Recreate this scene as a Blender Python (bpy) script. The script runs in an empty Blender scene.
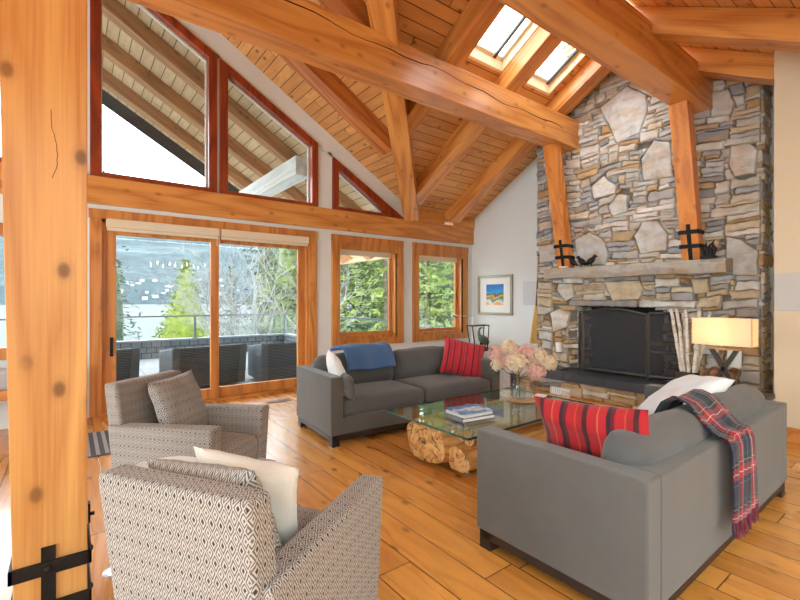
import bpy, bmesh, math, random
from mathutils import Vector, Matrix, noise as mnoise
random.seed(7)
C = bpy.context.scene.collection
R = math.radians
SC = bpy.context.scene

# ------------------------------------------------------------------ camera, world, lights, exposure
cam_data = bpy.data.cameras.new('camera'); cam = bpy.data.objects.new('camera', cam_data); C.objects.link(cam)
cam.location = (0, 0, 1.38); cam.rotation_euler = (R(90), 0, R(-37.09))
cam_data.sensor_width = 36.0; cam_data.lens = 437/800*36; cam_data.clip_start = .05; cam_data.clip_end = 9000
SC.camera = cam
SKY = 9.0
EXPOSURE = 0.17
SC.view_settings.view_transform = 'Standard'; SC.view_settings.look = 'None'
SC.view_settings.exposure = EXPOSURE; SC.view_settings.gamma = 1.0; SC.view_settings.use_curve_mapping = False
W = bpy.data.worlds.new('overcast_sky'); SC.world = W; W.use_nodes = True
wn = W.node_tree; wn.nodes.clear()
wo = wn.nodes.new('ShaderNodeOutputWorld'); wb = wn.nodes.new('ShaderNodeBackground')
wtc = wn.nodes.new('ShaderNodeTexCoord'); wno = wn.nodes.new('ShaderNodeTexNoise'); wr = wn.nodes.new('ShaderNodeValToRGB')
wno.inputs['Scale'].default_value = 2.2; wno.inputs['Detail'].default_value = 4
wr.color_ramp.elements[0].position = .3; wr.color_ramp.elements[0].color = (.76, .87, 1, 1)
wr.color_ramp.elements[1].position = .65; wr.color_ramp.elements[1].color = (.88, .95, 1, 1)
wn.links.new(wtc.outputs['Generated'], wno.inputs['Vector']); wn.links.new(wno.outputs[0], wr.inputs[0])
wn.links.new(wr.outputs[0], wb.inputs[0]); wb.inputs[1].default_value = SKY; wn.links.new(wb.outputs[0], wo.inputs[0])

# ------------------------------------------------------------------ material helpers
class NT:
    def __init__(s, name):
        s.m = bpy.data.materials.new(name); s.m.use_nodes = True; s.t = s.m.node_tree; s.t.nodes.clear()
        s.out = s.t.nodes.new('ShaderNodeOutputMaterial')
    def n(s, typ, ins=None, **props):
        nd = s.t.nodes.new('ShaderNode'+typ)
        for k, v in props.items(): setattr(nd, k, v)
        for k, v in (ins or {}).items():
            sock = nd.inputs[k]
            if isinstance(v, bpy.types.NodeSocket): s.t.links.new(v, sock)
            elif isinstance(v, bpy.types.Node): s.t.links.new(v.outputs[0], sock)
            else: sock.default_value = v
        return nd
    def math(s, op, a, b=None, c=None):
        ins = {0: a}
        if b is not None: ins[1] = b
        if c is not None: ins[2] = c
        return s.n('Math', ins, operation=op)
    def ramp(s, fac, stops, interp='LINEAR'):
        nd = s.n('ValToRGB', {0: fac}); cr = nd.color_ramp; cr.interpolation = interp
        while len(cr.elements) < len(stops): cr.elements.new(.5)
        for e, (p, c) in zip(cr.elements, stops):
            e.position = p; e.color = (c, c, c, 1) if isinstance(c, (int, float)) else (*c[:3], 1)
        return nd
    def mix(s, f, a, b, mode='MIX'):
        nd = s.n('Mix', data_type='RGBA', blend_type=mode)
        for k, v in ((0, f), (6, a), (7, b)):
            if isinstance(v, bpy.types.NodeSocket): s.t.links.new(v, nd.inputs[k])
            elif isinstance(v, bpy.types.Node): s.t.links.new(v.outputs[0], nd.inputs[k])
            else: nd.inputs[k].default_value = (*v[:3], 1) if isinstance(v, (tuple, list)) else v
        return nd.outputs[2]
    def bsdf(s, col, rough=.6, bump=None, bstr=.3, bdist=.01, **kw):
        ins = {'Base Color': col if not isinstance(col, tuple) else (*col[:3], 1), 'Roughness': rough}
        for k, v in kw.items(): ins[k.replace('_', ' ')] = v
        if bump is not None:
            b = s.n('Bump', {'Height': bump, 'Strength': bstr, 'Distance': bdist}); ins['Normal'] = b.outputs[0]
        p = s.n('BsdfPrincipled', ins); s.t.links.new(p.outputs[0], s.out.inputs[0]); return p

def sr(r, g, b):
    f = lambda c: (c/255/12.92) if c/255 <= .04045 else ((c/255+.055)/1.055)**2.4
    return (f(r), f(g), f(b))

def plain(name, col, rough=.6, metal=0, noise=0, nscale=20, **kw):
    t = NT(name); c = col
    if noise:
        tc = t.n('TexCoord'); nz = t.n('TexNoise', {'Vector': tc.outputs['Object'], 'Scale': nscale, 'Detail': 5})
        c = t.mix(nz.outputs[0], tuple(x*(1-noise) for x in col), tuple(min(1, x*(1+noise)) for x in col))
        t.bsdf(c, rough, bump=nz.outputs[0], bstr=.15, Metallic=metal, **kw)
    else: t.bsdf(col, rough, Metallic=metal, **kw)
    return t.m

def wood(name, base, dark, axis=0, rough=.35, knots=.5, grain=13, coat=.0, km=.42):
    """fir timber: contour grain of a stretched noise, fine fibres, knots"""
    t = NT(name); tc = t.n('TexCoord'); oi = t.n('ObjectInfo')
    off = t.math('MULTIPLY', oi.outputs['Random'], 37.0)
    p = t.n('VectorMath', {0: tc.outputs['Object'], 1: off.outputs[0]}, operation='ADD')
    s1 = [3.2]*3; s1[axis] = .32
    s2 = [95.]*3; s2[axis] = 2.2
    s3 = [4.0]*3; s3[axis] = 1.3
    m1 = t.n('Mapping', {'Vector': p, 'Scale': s1}); m2 = t.n('Mapping', {'Vector': p, 'Scale': s2}); m3 = t.n('Mapping', {'Vector': p, 'Scale': s3})
    n1 = t.n('TexNoise', {'Vector': m1, 'Scale': 1.0, 'Detail': 2.0, 'Roughness': .45, 'Distortion': .25})
    g = t.math('PINGPONG', t.math('MULTIPLY', n1.outputs[0], grain).outputs[0], 1.0)
    n2 = t.n('TexNoise', {'Vector': m2, 'Scale': 1.0, 'Detail': 3.0})
    gg = t.math('MULTIPLY_ADD', n2.outputs[0], .55, t.math('MULTIPLY', g, .35).outputs[0])
    mid = tuple((a+b)/2 for a, b in zip(base, dark))
    col = t.ramp(gg.outputs[0], [(.12, tuple(min(1, x*1.15) for x in base)), (.38, base), (.72, dark)]).outputs[0]
    sx = t.n('SeparateXYZ', {0: p}); oth = [i for i in (0, 1, 2) if i != axis]
    kv = t.n('CombineXYZ', {0: t.math('MULTIPLY', sx.outputs[axis], 2.6).outputs[0], 1: t.math('MULTIPLY', t.math('ADD', sx.outputs[oth[0]], sx.outputs[oth[1]]).outputs[0], 4.0).outputs[0]})
    vo = t.n('TexVoronoi', {'Vector': kv, 'Scale': 1.0, 'Randomness': 1.0}, voronoi_dimensions='2D')
    kn = t.ramp(vo.outputs['Distance'], [(.045, 1.0), (.07, .75), (.10, .2), (.17, 0.0)])
    wn_ = t.n('TexNoise', {'Vector': m3, 'Scale': .7})
    kk = t.math('MULTIPLY', kn.outputs[0], t.ramp(wn_.outputs[0], [(km, 0.0), (km+.08, knots)]).outputs[0])
    col = t.mix(kk.outputs[0], col, tuple(x*.28 for x in dark))
    big = t.n('TexNoise', {'Vector': m1, 'Scale': .6, 'Detail': 1})
    col = t.mix(t.ramp(big.outputs[0], [(.35, 0.0), (.7, .35)]).outputs[0], col, dark)
    t.bsdf(col, rough, bump=n2.outputs[0], bstr=.06, Coat_Weight=coat, Coat_Roughness=.15)
    return t.m

def planks(name, base, dark, u_ax, w, run_ax, length=3.2, rough=.3, seam=.02, vary=.45, knots=.6, seamcol=(.03, .015, .006), bevel=False, coat=0.):
    """boards running along run_ax, set side by side along u_ax"""
    t = NT(name); tc = t.n('TexCoord'); sp = t.n('SeparateXYZ', {0: tc.outputs['Object']})
    U = t.math('DIVIDE', sp.outputs[u_ax], w); V = sp.outputs[run_ax]
    idx = t.math('FLOOR', U); fr = t.math('FRACT', U)
    wn1 = t.n('TexWhiteNoise', {'W': idx.outputs[0]}, noise_dimensions='1D')
    vv = t.math('ADD', t.math('DIVIDE', V, length).outputs[0], t.math('MULTIPLY', wn1.outputs[0], 7.0).outputs[0])
    idv = t.math('FLOOR', vv); frv = t.math('FRACT', vv)
    wn2 = t.n('TexWhiteNoise', {'W': t.math('MULTIPLY_ADD', idx.outputs[0], 13.37, idv.outputs[0]).outputs[0]}, noise_dimensions='1D')
    cx = t.n('CombineXYZ', {0: t.math('MULTIPLY', sp.outputs[u_ax], 1.0).outputs[0], 1: t.math('MULTIPLY', V, .16).outputs[0], 2: t.math('MULTIPLY', wn2.outputs[0], 50.).outputs[0]})
    n1 = t.n('TexNoise', {'Vector': cx, 'Scale': 5.0, 'Detail': 2.0, 'Distortion': .3})
    g = t.math('PINGPONG', t.math('MULTIPLY', n1.outputs[0], 10.).outputs[0], 1.0)
    cx2 = t.n('CombineXYZ', {0: t.math('MULTIPLY', sp.outputs[u_ax], 90.).outputs[0], 1: t.math('MULTIPLY', V, 2.).outputs[0], 2: wn2.outputs[0]})
    n2 = t.n('TexNoise', {'Vector': cx2, 'Scale': 1.0, 'Detail': 3.0})
    gg = t.math('MULTIPLY_ADD', n2.outputs[0], .45, t.math('MULTIPLY', g, .4).outputs[0])
    mid = tuple(a*.45+b*.55 for a, b in zip(base, dark))
    col = t.ramp(gg.outputs[0], [(.1, tuple(min(1, x*1.15) for x in base)), (.45, base), (.85, mid)]).outputs[0]
    col = t.mix(t.math('MULTIPLY', wn2.outputs[0], vary).outputs[0], col, dark)
    cx3 = t.n('CombineXYZ', {0: sp.outputs[u_ax], 1: t.math('MULTIPLY', V, .6).outputs[0], 2: t.math('MULTIPLY', wn2.outputs[0], 9.).outputs[0]})
    ck = t.n('CombineXYZ', {0: t.math('MULTIPLY_ADD', wn2.outputs[0], 9., sp.outputs[u_ax]).outputs[0], 1: t.math('MULTIPLY', V, .55).outputs[0]})
    vo = t.n('TexVoronoi', {'Vector': ck, 'Scale': 4.4}, voronoi_dimensions='2D')
    kn = t.ramp(vo.outputs['Distance'], [(.035, 1.0), (.07, .6), (.12, 0.0)])
    n3 = t.n('TexNoise', {'Vector': cx3, 'Scale': 3.})
    kk = t.math('MULTIPLY', kn.outputs[0], t.ramp(n3.outputs[0], [(.46, 0.0), (.54, knots)]).outputs[0])
    col = t.mix(kk.outputs[0], col, tuple(x*.25 for x in dark))
    e1 = t.math('MINIMUM', fr, t.math('SUBTRACT', 1.0, fr).outputs[0])
    e2 = t.math('MULTIPLY', t.math('MINIMUM', frv, t.math('SUBTRACT', 1.0, frv).outputs[0]).outputs[0], length/w)
    e = t.math('MINIMUM', e1, e2)
    sm = t.ramp(e.outputs[0], [(seam*.5, 1.0), (seam, 0.0)])
    col = t.mix(t.math('MULTIPLY', sm.outputs[0], .9).outputs[0], col, seamcol)
    h = t.math('SUBTRACT', t.math('MULTIPLY', n2.outputs[0], .06).outputs[0], sm.outputs[0])
    t.bsdf(col, t.math('MULTIPLY_ADD', n1.outputs[0], .18, rough-.09).outputs[0], bump=h.outputs[0], bstr=.25, bdist=.006, Coat_Weight=coat, Coat_Roughness=.12)
    return t.m

def fabric(name, col, var=.12, scale=420, rough=.95, sheen=.25):
    t = NT(name); tc = t.n('TexCoord')
    w1 = t.n('TexWave', {'Vector': tc.outputs['UV'], 'Scale': scale/6.28, 'Distortion': 1.5, 'Detail': 2.}, bands_direction='X')
    w2 = t.n('TexWave', {'Vector': tc.outputs['UV'], 'Scale': scale/6.28, 'Distortion': 1.5, 'Detail': 2.}, bands_direction='Y')
    wv = t.math('ADD', w1.outputs[1], w2.outputs[1])
    nz = t.n('TexNoise', {'Vector': tc.outputs['Object'], 'Scale': 5., 'Detail': 4})
    nf = t.n('TexNoise', {'Vector': tc.outputs['UV'], 'Scale': 260., 'Detail': 2})
    f = t.math('MULTIPLY_ADD', wv.outputs[0], .2, t.math('MULTIPLY_ADD', nz.outputs[0], .5, t.math('MULTIPLY', nf.outputs[0], .5).outputs[0]).outputs[0])
    c = t.ramp(f.outputs[0], [(.3, tuple(x*(1-var*2) for x in col)), (.9, tuple(min(1, x*(1+var*2)) for x in col))])
    t.bsdf(c.outputs[0], rough, bump=wv.outputs[0], bstr=.25, bdist=.002, Sheen_Weight=sheen, Sheen_Roughness=.5)
    return t.m

def glass(name, tint=(.95, .98, .97), ior=1.45, rough=0.0):
    t = NT(name); ge = t.n('NewGeometry')
    fr = t.n('Fresnel', {'IOR': t.math('MULTIPLY_ADD', ge.outputs['Backfacing'], 1/ior-ior, ior).outputs[0]})
    tr = t.n('BsdfTransparent', {'Color': (*tint, 1)}); gl = t.n('BsdfGlossy', {'Roughness': rough})
    mx = t.n('MixShader', {0: fr.outputs[0], 1: tr.outputs[0], 2: gl.outputs[0]}); t.t.links.new(mx.outputs[0], t.out.inputs[0])
    return t.m

def emit(name, col, s):
    t = NT(name); e = t.n('Emission', {'Color': (*col, 1), 'Strength': s}); t.t.links.new(e.outputs[0], t.out.inputs[0]); return t.m

def ikat(name):
    """woven rows of small diamonds, cream on charcoal"""
    t = NT(name); tc = t.n('TexCoord'); sp = t.n('SeparateXYZ', {0: tc.outputs['UV']})
    dist = t.n('TexNoise', {'Vector': tc.outputs['UV'], 'Scale': 30., 'Detail': 2.})
    jit = t.math('MULTIPLY', t.math('SUBTRACT', dist.outputs[0], .5).outputs[0], .34)
    a = t.math('PINGPONG', t.math('ADD', t.math('MULTIPLY', sp.outputs[0], 2*31.).outputs[0], jit.outputs[0]).outputs[0], 1.0)
    b = t.math('PINGPONG', t.math('ADD', t.math('MULTIPLY', sp.outputs[1], 2*17.).outputs[0], jit.outputs[0]).outputs[0], 1.0)
    d = t.math('DIVIDE', t.math('ADD', a, b).outputs[0], 2.0)
    dk = sr(50, 47, 46); gy = sr(104, 99, 96); cr = sr(205, 198, 190)
    c = t.ramp(d.outputs[0], [(0, dk), (.15, dk), (.19, cr), (.30, cr), (.34, gy), (.44, gy), (.48, cr), (.58, cr), (.62, dk), (.68, gy), (.74, cr), (.86, cr), (.9, gy)])
    nf = t.n('TexNoise', {'Vector': tc.outputs['UV'], 'Scale': 320., 'Detail': 2})
    c2 = t.mix(.5, c.outputs[0], t.ramp(nf.outputs[0], [(.3, tuple(x*.55 for x in cr)), (.7, cr)]).outputs[0], 'MULTIPLY')
    t.bsdf(c2, .95, bump=nf.outputs[0], bstr=.3, bdist=.002, Sheen_Weight=.15)
    return t.m

def stripes(name, stops, freq, axis=0, wob=.0, rough=.9, weave=True):
    t = NT(name); tc = t.n('TexCoord'); sp = t.n('SeparateXYZ', {0: tc.outputs['UV']})
    f = t.math('FRACT', t.math('MULTIPLY', sp.outputs[axis], freq).outputs[0])
    c = t.ramp(f.outputs[0], stops, 'CONSTANT').outputs[0]
    nf = t.n('TexNoise', {'Vector': tc.outputs['UV'], 'Scale': 240., 'Detail': 2})
    c = t.mix(.45, c, t.ramp(nf.outputs[0], [(.3, .45), (.7, 1.)]).outputs[0], 'MULTIPLY')
    t.bsdf(c, rough, bump=nf.outputs[0], bstr=.25, bdist=.002, Sheen_Weight=.2); return t.m

def plaid(name, base, bands, freq):
    t = NT(name); tc = t.n('TexCoord'); sp = t.n('SeparateXYZ', {0: tc.outputs['UV']})
    cols = []
    for ax in (0, 1):
        f = t.math('FRACT', t.math('MULTIPLY', sp.outputs[ax], freq).outputs[0])
        cols.append(t.ramp(f.outputs[0], bands, 'CONSTANT').outputs[0])
    c = t.mix(.5, cols[0], cols[1])
    nf = t.n('TexNoise', {'Vector': tc.outputs['UV'], 'Scale': 260., 'Detail': 2})
    c = t.mix(.5, c, t.ramp(nf.outputs[0], [(.3, .4), (.7, 1.)]).outputs[0], 'MULTIPLY')
    t.bsdf(c, .95, bump=nf.outputs[0], bstr=.3, bdist=.003, Sheen_Weight=.2); return t.m

def leafmat(name, a, b, c=None, scale=1.2):
    t = NT(name); tc = t.n('TexCoord'); nz = t.n('TexNoise', {'Vector': tc.outputs['Object'], 'Scale': scale, 'Detail': 5.})
    nz2 = t.n('TexNoise', {'Vector': tc.outputs['Object'], 'Scale': scale*9, 'Detail': 2.})
    f = t.math('MULTIPLY_ADD', nz2.outputs[0], .5, t.math('MULTIPLY', nz.outputs[0], .5).outputs[0])
    st = [(.36, a), (.62, b)] + ([(.72, c)] if c else [])
    col = t.ramp(f.outputs[0], st)
    t.bsdf(col.outputs[0], .8); return t.m

# ------------------------------------------------------------------ mesh helpers
class MB:
    def __init__(s): s.v = []; s.f = []; s.mi = []; s.uv = {}; s.col = None
    def add(s, vs, fs, mi=0, M=None):
        o = len(s.v)
        s.v += [tuple(M @ Vector(p)) if M is not None else tuple(p) for p in vs]
        for f in fs: s.f.append([o+i for i in f]); s.mi.append(mi)
        return s
    def box(s, x0, x1, y0, y1, z0, z1, mi=0, M=None):
        vs = [(x0, y0, z0), (x1, y0, z0), (x1, y1, z0), (x0, y1, z0), (x0, y0, z1), (x1, y0, z1), (x1, y1, z1), (x0, y1, z1)]
        return s.add(vs, [(0, 3, 2, 1), (4, 5, 6, 7), (0, 1, 5, 4), (1, 2, 6, 5), (2, 3, 7, 6), (3, 0, 4, 7)], mi, M)
    def hexa(s, b, t, mi=0, M=None):
        return s.add(list(b)+list(t), [(0, 3, 2, 1), (4, 5, 6, 7), (0, 1, 5, 4), (1, 2, 6, 5), (2, 3, 7, 6), (3, 0, 4, 7)], mi, M)
    def prism(s, poly, d, mi=0, M=None):
        """poly: list of 3d points, extruded by vector d"""
        n = len(poly); d = Vector(d); vs = [Vector(p) for p in poly]+[Vector(p)+d for p in poly]
        fs = [list(range(n))[::-1], [n+i for i in range(n)]]+[(i, (i+1) % n, n+(i+1) % n, n+i) for i in range(n)]
        return s.add(vs, fs, mi, M)
    def tube(s, pts, r, n=8, mi=0, cap=True, M=None):
        pts = [Vector(p) for p in pts]; rs = r if isinstance(r, (list, tuple)) else [r]*len(pts)
        vs = []; fs = []
        d0 = (pts[1]-pts[0]).normalized(); up = Vector((0, 0, 1)) if abs(d0.z) < .9 else Vector((1, 0, 0))
        for i, p in enumerate(pts):
            d = (pts[min(i+1, len(pts)-1)]-pts[max(i-1, 0)]).normalized()
            a = d.cross(up)
            if a.length < 1e-4: a = d.orthogonal()
            a.normalize(); b = d.cross(a)
            for k in range(n):
                q = 2*math.pi*k/n; vs.append(p+(a*math.cos(q)+b*math.sin(q))*rs[i])
        for i in range(len(pts)-1):
            for k in range(n):
                fs.append((i*n+k, (i+1)*n+k, (i+1)*n+(k+1) % n, i*n+(k+1) % n))
        if cap: fs.append(list(range(n))); fs.append([(len(pts)-1)*n+k for k in range(n)][::-1])
        return s.add(vs, fs, mi, M)
    def lathe(s, prof, n=24, c=(0, 0, 0), mi=0, cap=True, M=None):
        vs = []; fs = []
        for r, z in prof:
            for k in range(n):
                q = 2*math.pi*k/n; vs.append((c[0]+r*math.cos(q), c[1]+r*math.sin(q), c[2]+z))
        for i in range(len(prof)-1):
            for k in range(n): fs.append((i*n+k, i*n+(k+1) % n, (i+1)*n+(k+1) % n, (i+1)*n+k))
        if cap: fs.append(list(range(n))[::-1]); fs.append([(len(prof)-1)*n+k for k in range(n)])
        return s.add(vs, fs, mi, M)
    def ball(s, c, r, n=10, m=7, mi=0, M=None):
        r = r if isinstance(r, (tuple, list)) else (r, r, r)
        vs = [(c[0], c[1], c[2]-r[2])]; fs = []
        for i in range(1, m):
            a = math.pi*i/m-math.pi/2
            for k in range(n):
                q = 2*math.pi*k/n; vs.append((c[0]+r[0]*math.cos(a)*math.cos(q), c[1]+r[1]*math.cos(a)*math.sin(q), c[2]+r[2]*math.sin(a)))
        vs.append((c[0], c[1], c[2]+r[2]))
        for k in range(n): fs.append((0, 1+(k+1) % n, 1+k))
        for i in range(m-2):
            for k in range(n):
                a = 1+i*n+k; b = 1+i*n+(k+1) % n; fs.append((a, b, b+n, a+n))
        t = len(vs)-1
        for k in range(n): fs.append((1+(m-2)*n+k, 1+(m-2)*n+(k+1) % n, t))
        return s.add(vs, fs, mi, M)
    def soft_box(s, w, d, h, r, crown=0., seg=10, mi=0, M=None, wr=0.):
        """cushion block centred in x,y, from z=0 to h, rounded edges, top bulging by crown"""
        hx, hy, hz = w/2, d/2, h/2
        vs = []; idx = {}; fs = []
        def ticks(hl): return sorted(set([-hl, -hl+.35*r, -hl+r]+[(-hl+r)+(2*hl-2*r)*i/seg for i in range(1, seg)]+[hl-r, hl-.35*r, hl]))
        tx, ty, tz = ticks(hx), ticks(hy), [-hz, -hz+.35*r, -hz+r, 0, hz-r, hz-.35*r, hz]
        if hz <= r*1.2: tz = [-hz, -hz*.5, 0, hz*.5, hz]
        def vid(i, j, k):
            if (i, j, k) in idx: return idx[(i, j, k)]
            p = Vector((tx[i], ty[j], tz[k])); rr = min(r, hz)
            q = Vector((max(-hx+rr, min(hx-rr, p.x)), max(-hy+rr, min(hy-rr, p.y)), max(-hz+rr, min(hz-rr, p.z))))
            dd = p-q
            if dd.length > 1e-9: p = q+dd.normalized()*rr
            fx, fy = 1-(p.x/hx)**2, 1-(p.y/hy)**2
            c = crown*max(0, fx)**.6*max(0, fy)**.6
            p.z += c*(p.z/hz)
            side = .35*crown*(1-(p.z/hz)**2 if abs(p.z) < hz else 0)
            p.x += side*(p.x/hx)*max(0, fy); p.y += side*(p.y/hy)*max(0, fx)
            if wr:
                nz = mnoise.noise_vector(Vector((p.x*6+w*9, p.y*6+d*5, p.z*6)))*wr; p += nz
            p.z += hz
            idx[(i, j, k)] = len(vs); vs.append(p); return idx[(i, j, k)]
        nx, ny, nz_ = len(tx)-1, len(ty)-1, len(tz)-1
        for i in range(nx):
            for j in range(ny):
                fs.append((vid(i, j, 0), vid(i, j+1, 0), vid(i+1, j+1, 0), vid(i+1, j, 0))); fs.append((vid(i, j, nz_), vid(i+1, j, nz_), vid(i+1, j+1, nz_), vid(i, j+1, nz_)))
        for i in range(nx):
            for k in range(nz_):
                fs.append((vid(i, 0, k), vid(i+1, 0, k), vid(i+1, 0, k+1), vid(i, 0, k+1))); fs.append((vid(i, ny, k), vid(i, ny, k+1), vid(i+1, ny, k+1), vid(i+1, ny, k)))
        for j in range(ny):
            for k in range(nz_):
                fs.append((vid(0, j, k), vid(0, j, k+1), vid(0, j+1, k+1), vid(0, j+1, k))); fs.append((vid(nx, j, k), vid(nx, j+1, k), vid(nx, j+1, k+1), vid(nx, j, k+1)))
        return s.add(vs, fs, mi, M)
    def pillow(s, w, h, t, n=16, M=None, mi=0, wr=.012, seed=0, rib=0):
        """knife-edge pillow in local XY, thickness along Z"""
        vs = []; fs = []; uvs = []
        def P(i, j, sg):
            u = -1+2*i/n; v = -1+2*j/n
            x = w/2*u*(1-.07*(1-v*v)*abs(u)); y = h/2*v*(1-.07*(1-u*u)*abs(v))
            th = t/2*max(0, (1-u**4)*(1-v**4))**.55*(.82+.18*(1-u*u)*(1-v*v))
            nz = mnoise.noise(Vector((u*2.3+seed*7.1, v*2.3, sg*3+seed)))*wr*2*min(1, th/t*4)
            if rib: nz += rib*abs(math.sin(i*math.pi/2))*min(1, th/t*4)
            return Vector((x, y, sg*(th+nz*.6)))
        top = {}; bot = {}
        for i in range(n+1):
            for j in range(n+1):
                top[i, j] = len(vs); vs.append(P(i, j, 1)); uvs.append((w*i/n, h*j/n))
        for i in range(n+1):
            for j in range(n+1):
                if i in (0, n) or j in (0, n): bot[i, j] = top[i, j]
                else: bot[i, j] = len(vs); vs.append(P(i, j, -1)); uvs.append((w*i/n, h*j/n))
        for i in range(n):
            for j in range(n):
                fs.append((top[i, j], top[i+1, j], top[i+1, j+1], top[i, j+1])); fs.append((bot[i, j], bot[i, j+1], bot[i+1, j+1], bot[i+1, j]))
        o = len(s.v)
        for k, u in enumerate(uvs): s.uv[o+k] = u
        return s.add(vs, fs, mi, M)
    def grid(s, P, nu, nv, mi=0, uvf=None, M=None):
        vs = []; fs = []
        for i in range(nu+1):
            for j in range(nv+1):
                vs.append(P(i/nu, j/nv))
                if uvf: s.uv[len(s.v)+len(vs)-1] = uvf(i/nu, j/nv)
        for i in range(nu):
            for j in range(nv): fs.append((i*(nv+1)+j, (i+1)*(nv+1)+j, (i+1)*(nv+1)+j+1, i*(nv+1)+j+1))
        return s.add(vs, fs, mi, M)
    def build(s, name, mats, parent=None, smooth=None, bevel=0., seg=2, sub=0, solid=0.):
        me = bpy.data.meshes.new(name); me.from_pydata([tuple(v) for v in s.v], [], s.f)
        mats = mats if isinstance(mats, (list, tuple)) else [mats]
        for m in mats: me.materials.append(m)
        if len(mats) > 1: me.polygons.foreach_set('material_index', s.mi)
        ob = bpy.data.objects.new(name, me); C.objects.link(ob)
        bm = bmesh.new(); bm.from_mesh(me)
        if s.uv:
            lay = bm.loops.layers.uv.new('UVMap'); bm.verts.index_update()
            for f in bm.faces:
                for l in f.loops: l[lay].uv = s.uv.get(l.vert.index, (0, 0))
        bmesh.ops.recalc_face_normals(bm, faces=bm.faces)
        if bevel:
            ed = [e for e in bm.edges if len(e.link_faces) == 2 and e.calc_face_angle(0) > .5]
            bmesh.ops.bevel(bm, geom=ed, offset=bevel, segments=seg, profile=.6, affect='EDGES', clamp_overlap=True)
        if not s.uv:
            lay = bm.loops.layers.uv.new('UVMap'); bm.normal_update()
            for f in bm.faces:
                nx, ny, nz = (abs(c) for c in f.normal)
                for l in f.loops:
                    p = l.vert.co
                    l[lay].uv = (p.y, p.z) if nx >= ny and nx >= nz else ((p.x, p.z) if ny >= nz else (p.x, p.y))
        bm.to_mesh(me); bm.free()
        if s.col is not None:
            at = me.color_attributes.new('tint', 'FLOAT_COLOR', 'POINT')
            for i, c in enumerate(s.col): at.data[i].color = (*c, 1)
        if smooth is not None:
            me.polygons.foreach_set('use_smooth', [True]*len(me.polygons)); me.set_sharp_from_angle(angle=R(smooth))
        if bevel and smooth is not None:
            md = ob.modifiers.new('face_weighted_normals', 'WEIGHTED_NORMAL'); md.keep_sharp = True; md.weight = 90
        if solid:
            md = ob.modifiers.new('thickness', 'SOLIDIFY'); md.thickness = solid; md.offset = 0
        if sub:
            md = ob.modifiers.new('smooth', 'SUBSURF'); md.levels = sub; md.render_levels = sub
        if parent is not None: ob.parent = parent
        return ob

def tag(o, label=None, cat=None, group=None, kind=None):
    if label: o['label'] = label
    if cat: o['category'] = cat
    if group: o['group'] = group
    if kind: o['kind'] = kind
    return o
def thing(name, label, cat, loc=(0, 0, 0), rz=0., group=None):
    o = bpy.data.objects.new(name, None); C.objects.link(o); o.location = loc; o.rotation_euler = (0, 0, R(rz)); o.empty_display_size = .1
    return tag(o, label, cat, group)
def struct(o, kind='structure'): o['kind'] = kind; return o
def copy_tree(o, parent=None):
    c = o.copy(); C.objects.link(c)
    if parent is not None: c.parent = parent
    for ch in list(o.children): copy_tree(ch, c)
    return c
def frame_mat(c, normal, up=(0, 0, 1), roll=0.):
    """matrix: local Z -> normal, local Y ~ up"""
    z = Vector(normal).normalized(); x = Vector(up).cross(z).normalized(); y = z.cross(x)
    M = Matrix((x, y, z)).transposed().to_4x4(); M = M @ Matrix.Rotation(R(roll), 4, 'Z'); M.translation = Vector(c); return M

# ------------------------------------------------------------------ materials
FIR = sr(224, 144, 66); FIRD = sr(170, 88, 30)
m_beam = wood('fir_timber', sr(224, 158, 84), sr(184, 108, 44), rough=.35, coat=.15)
m_post = wood('fir_post', sr(212, 158, 90), sr(180, 116, 54), axis=2, rough=.4, knots=.95, grain=16, coat=.1, km=.28)
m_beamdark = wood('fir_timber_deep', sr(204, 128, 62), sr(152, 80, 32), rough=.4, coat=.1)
m_trim = wood('fir_trim_horizontal', sr(212, 142, 70), sr(170, 98, 40), axis=0, rough=.4, knots=.25, coat=.15)
m_trimz = wood('fir_trim_vertical', sr(212, 142, 70), sr(170, 98, 40), axis=2, rough=.4, knots=.2, coat=.15)
m_red = wood('red_stained_fir', sr(156, 62, 22), sr(104, 34, 12), axis=2, rough=.4, knots=.1, coat=.2)
m_floor = planks('pine_floor', sr(224, 158, 76), sr(176, 104, 36), 0, .205, 1, 3.4, rough=.27, seam=.022, knots=.85, coat=.3)
m_ceil_y = planks('pine_ceiling_along_y', sr(226, 170, 104), sr(182, 118, 58), 0, .125, 1, 2.6, rough=.45, seam=.05, knots=.8)
m_ceil_x = planks('pine_ceiling_along_x', sr(226, 170, 104), sr(182, 118, 58), 1, .125, 0, 2.6, rough=.45, seam=.05, knots=.8)
m_porch = planks('porch_boards', sr(206, 176, 138), sr(170, 136, 98), 0, .16, 1, 4., rough=.6, seam=.05, knots=.4)
m_porchraf = wood('porch_timber', sr(176, 126, 84), sr(136, 92, 58), rough=.6)
m_white_beam = wood('skylit_pale_timber', sr(220, 218, 212), sr(190, 186, 178), rough=.7, knots=.3)  # sky light falling on the porch beam is put into its pale colour
m_wall = plain('warm_white_plaster', sr(226, 230, 228), .85, noise=.03, nscale=4)
m_tan = plain('beige_plaster', sr(216, 200, 172), .85, noise=.03, nscale=4)
m_black = plain('black_iron', (.012, .012, .013), .45, .6, noise=.3, nscale=40)
m_dark = plain('dark_stained_wood', sr(44, 34, 30), .45, noise=.2)
m_glass = glass('window_glass')
m_skyglass = glass('skylight_glass', (.97, .99, .98), 1.18)
m_blind = plain('cream_blind_fabric', sr(226, 212, 186), .9, noise=.03)
m_chrome = plain('brushed_steel', (.6, .6, .6), .3, 1.)
m_sofa = fabric('grey_sofa_linen', sr(86, 85, 82), .14)
m_cush = fabric('grey_cushion_cotton', sr(84, 84, 83), .10, scale=600)
m_ikat = ikat('ikat_diamond_weave')
m_cream = fabric('cream_linen', sr(218, 214, 204), .05)
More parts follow.
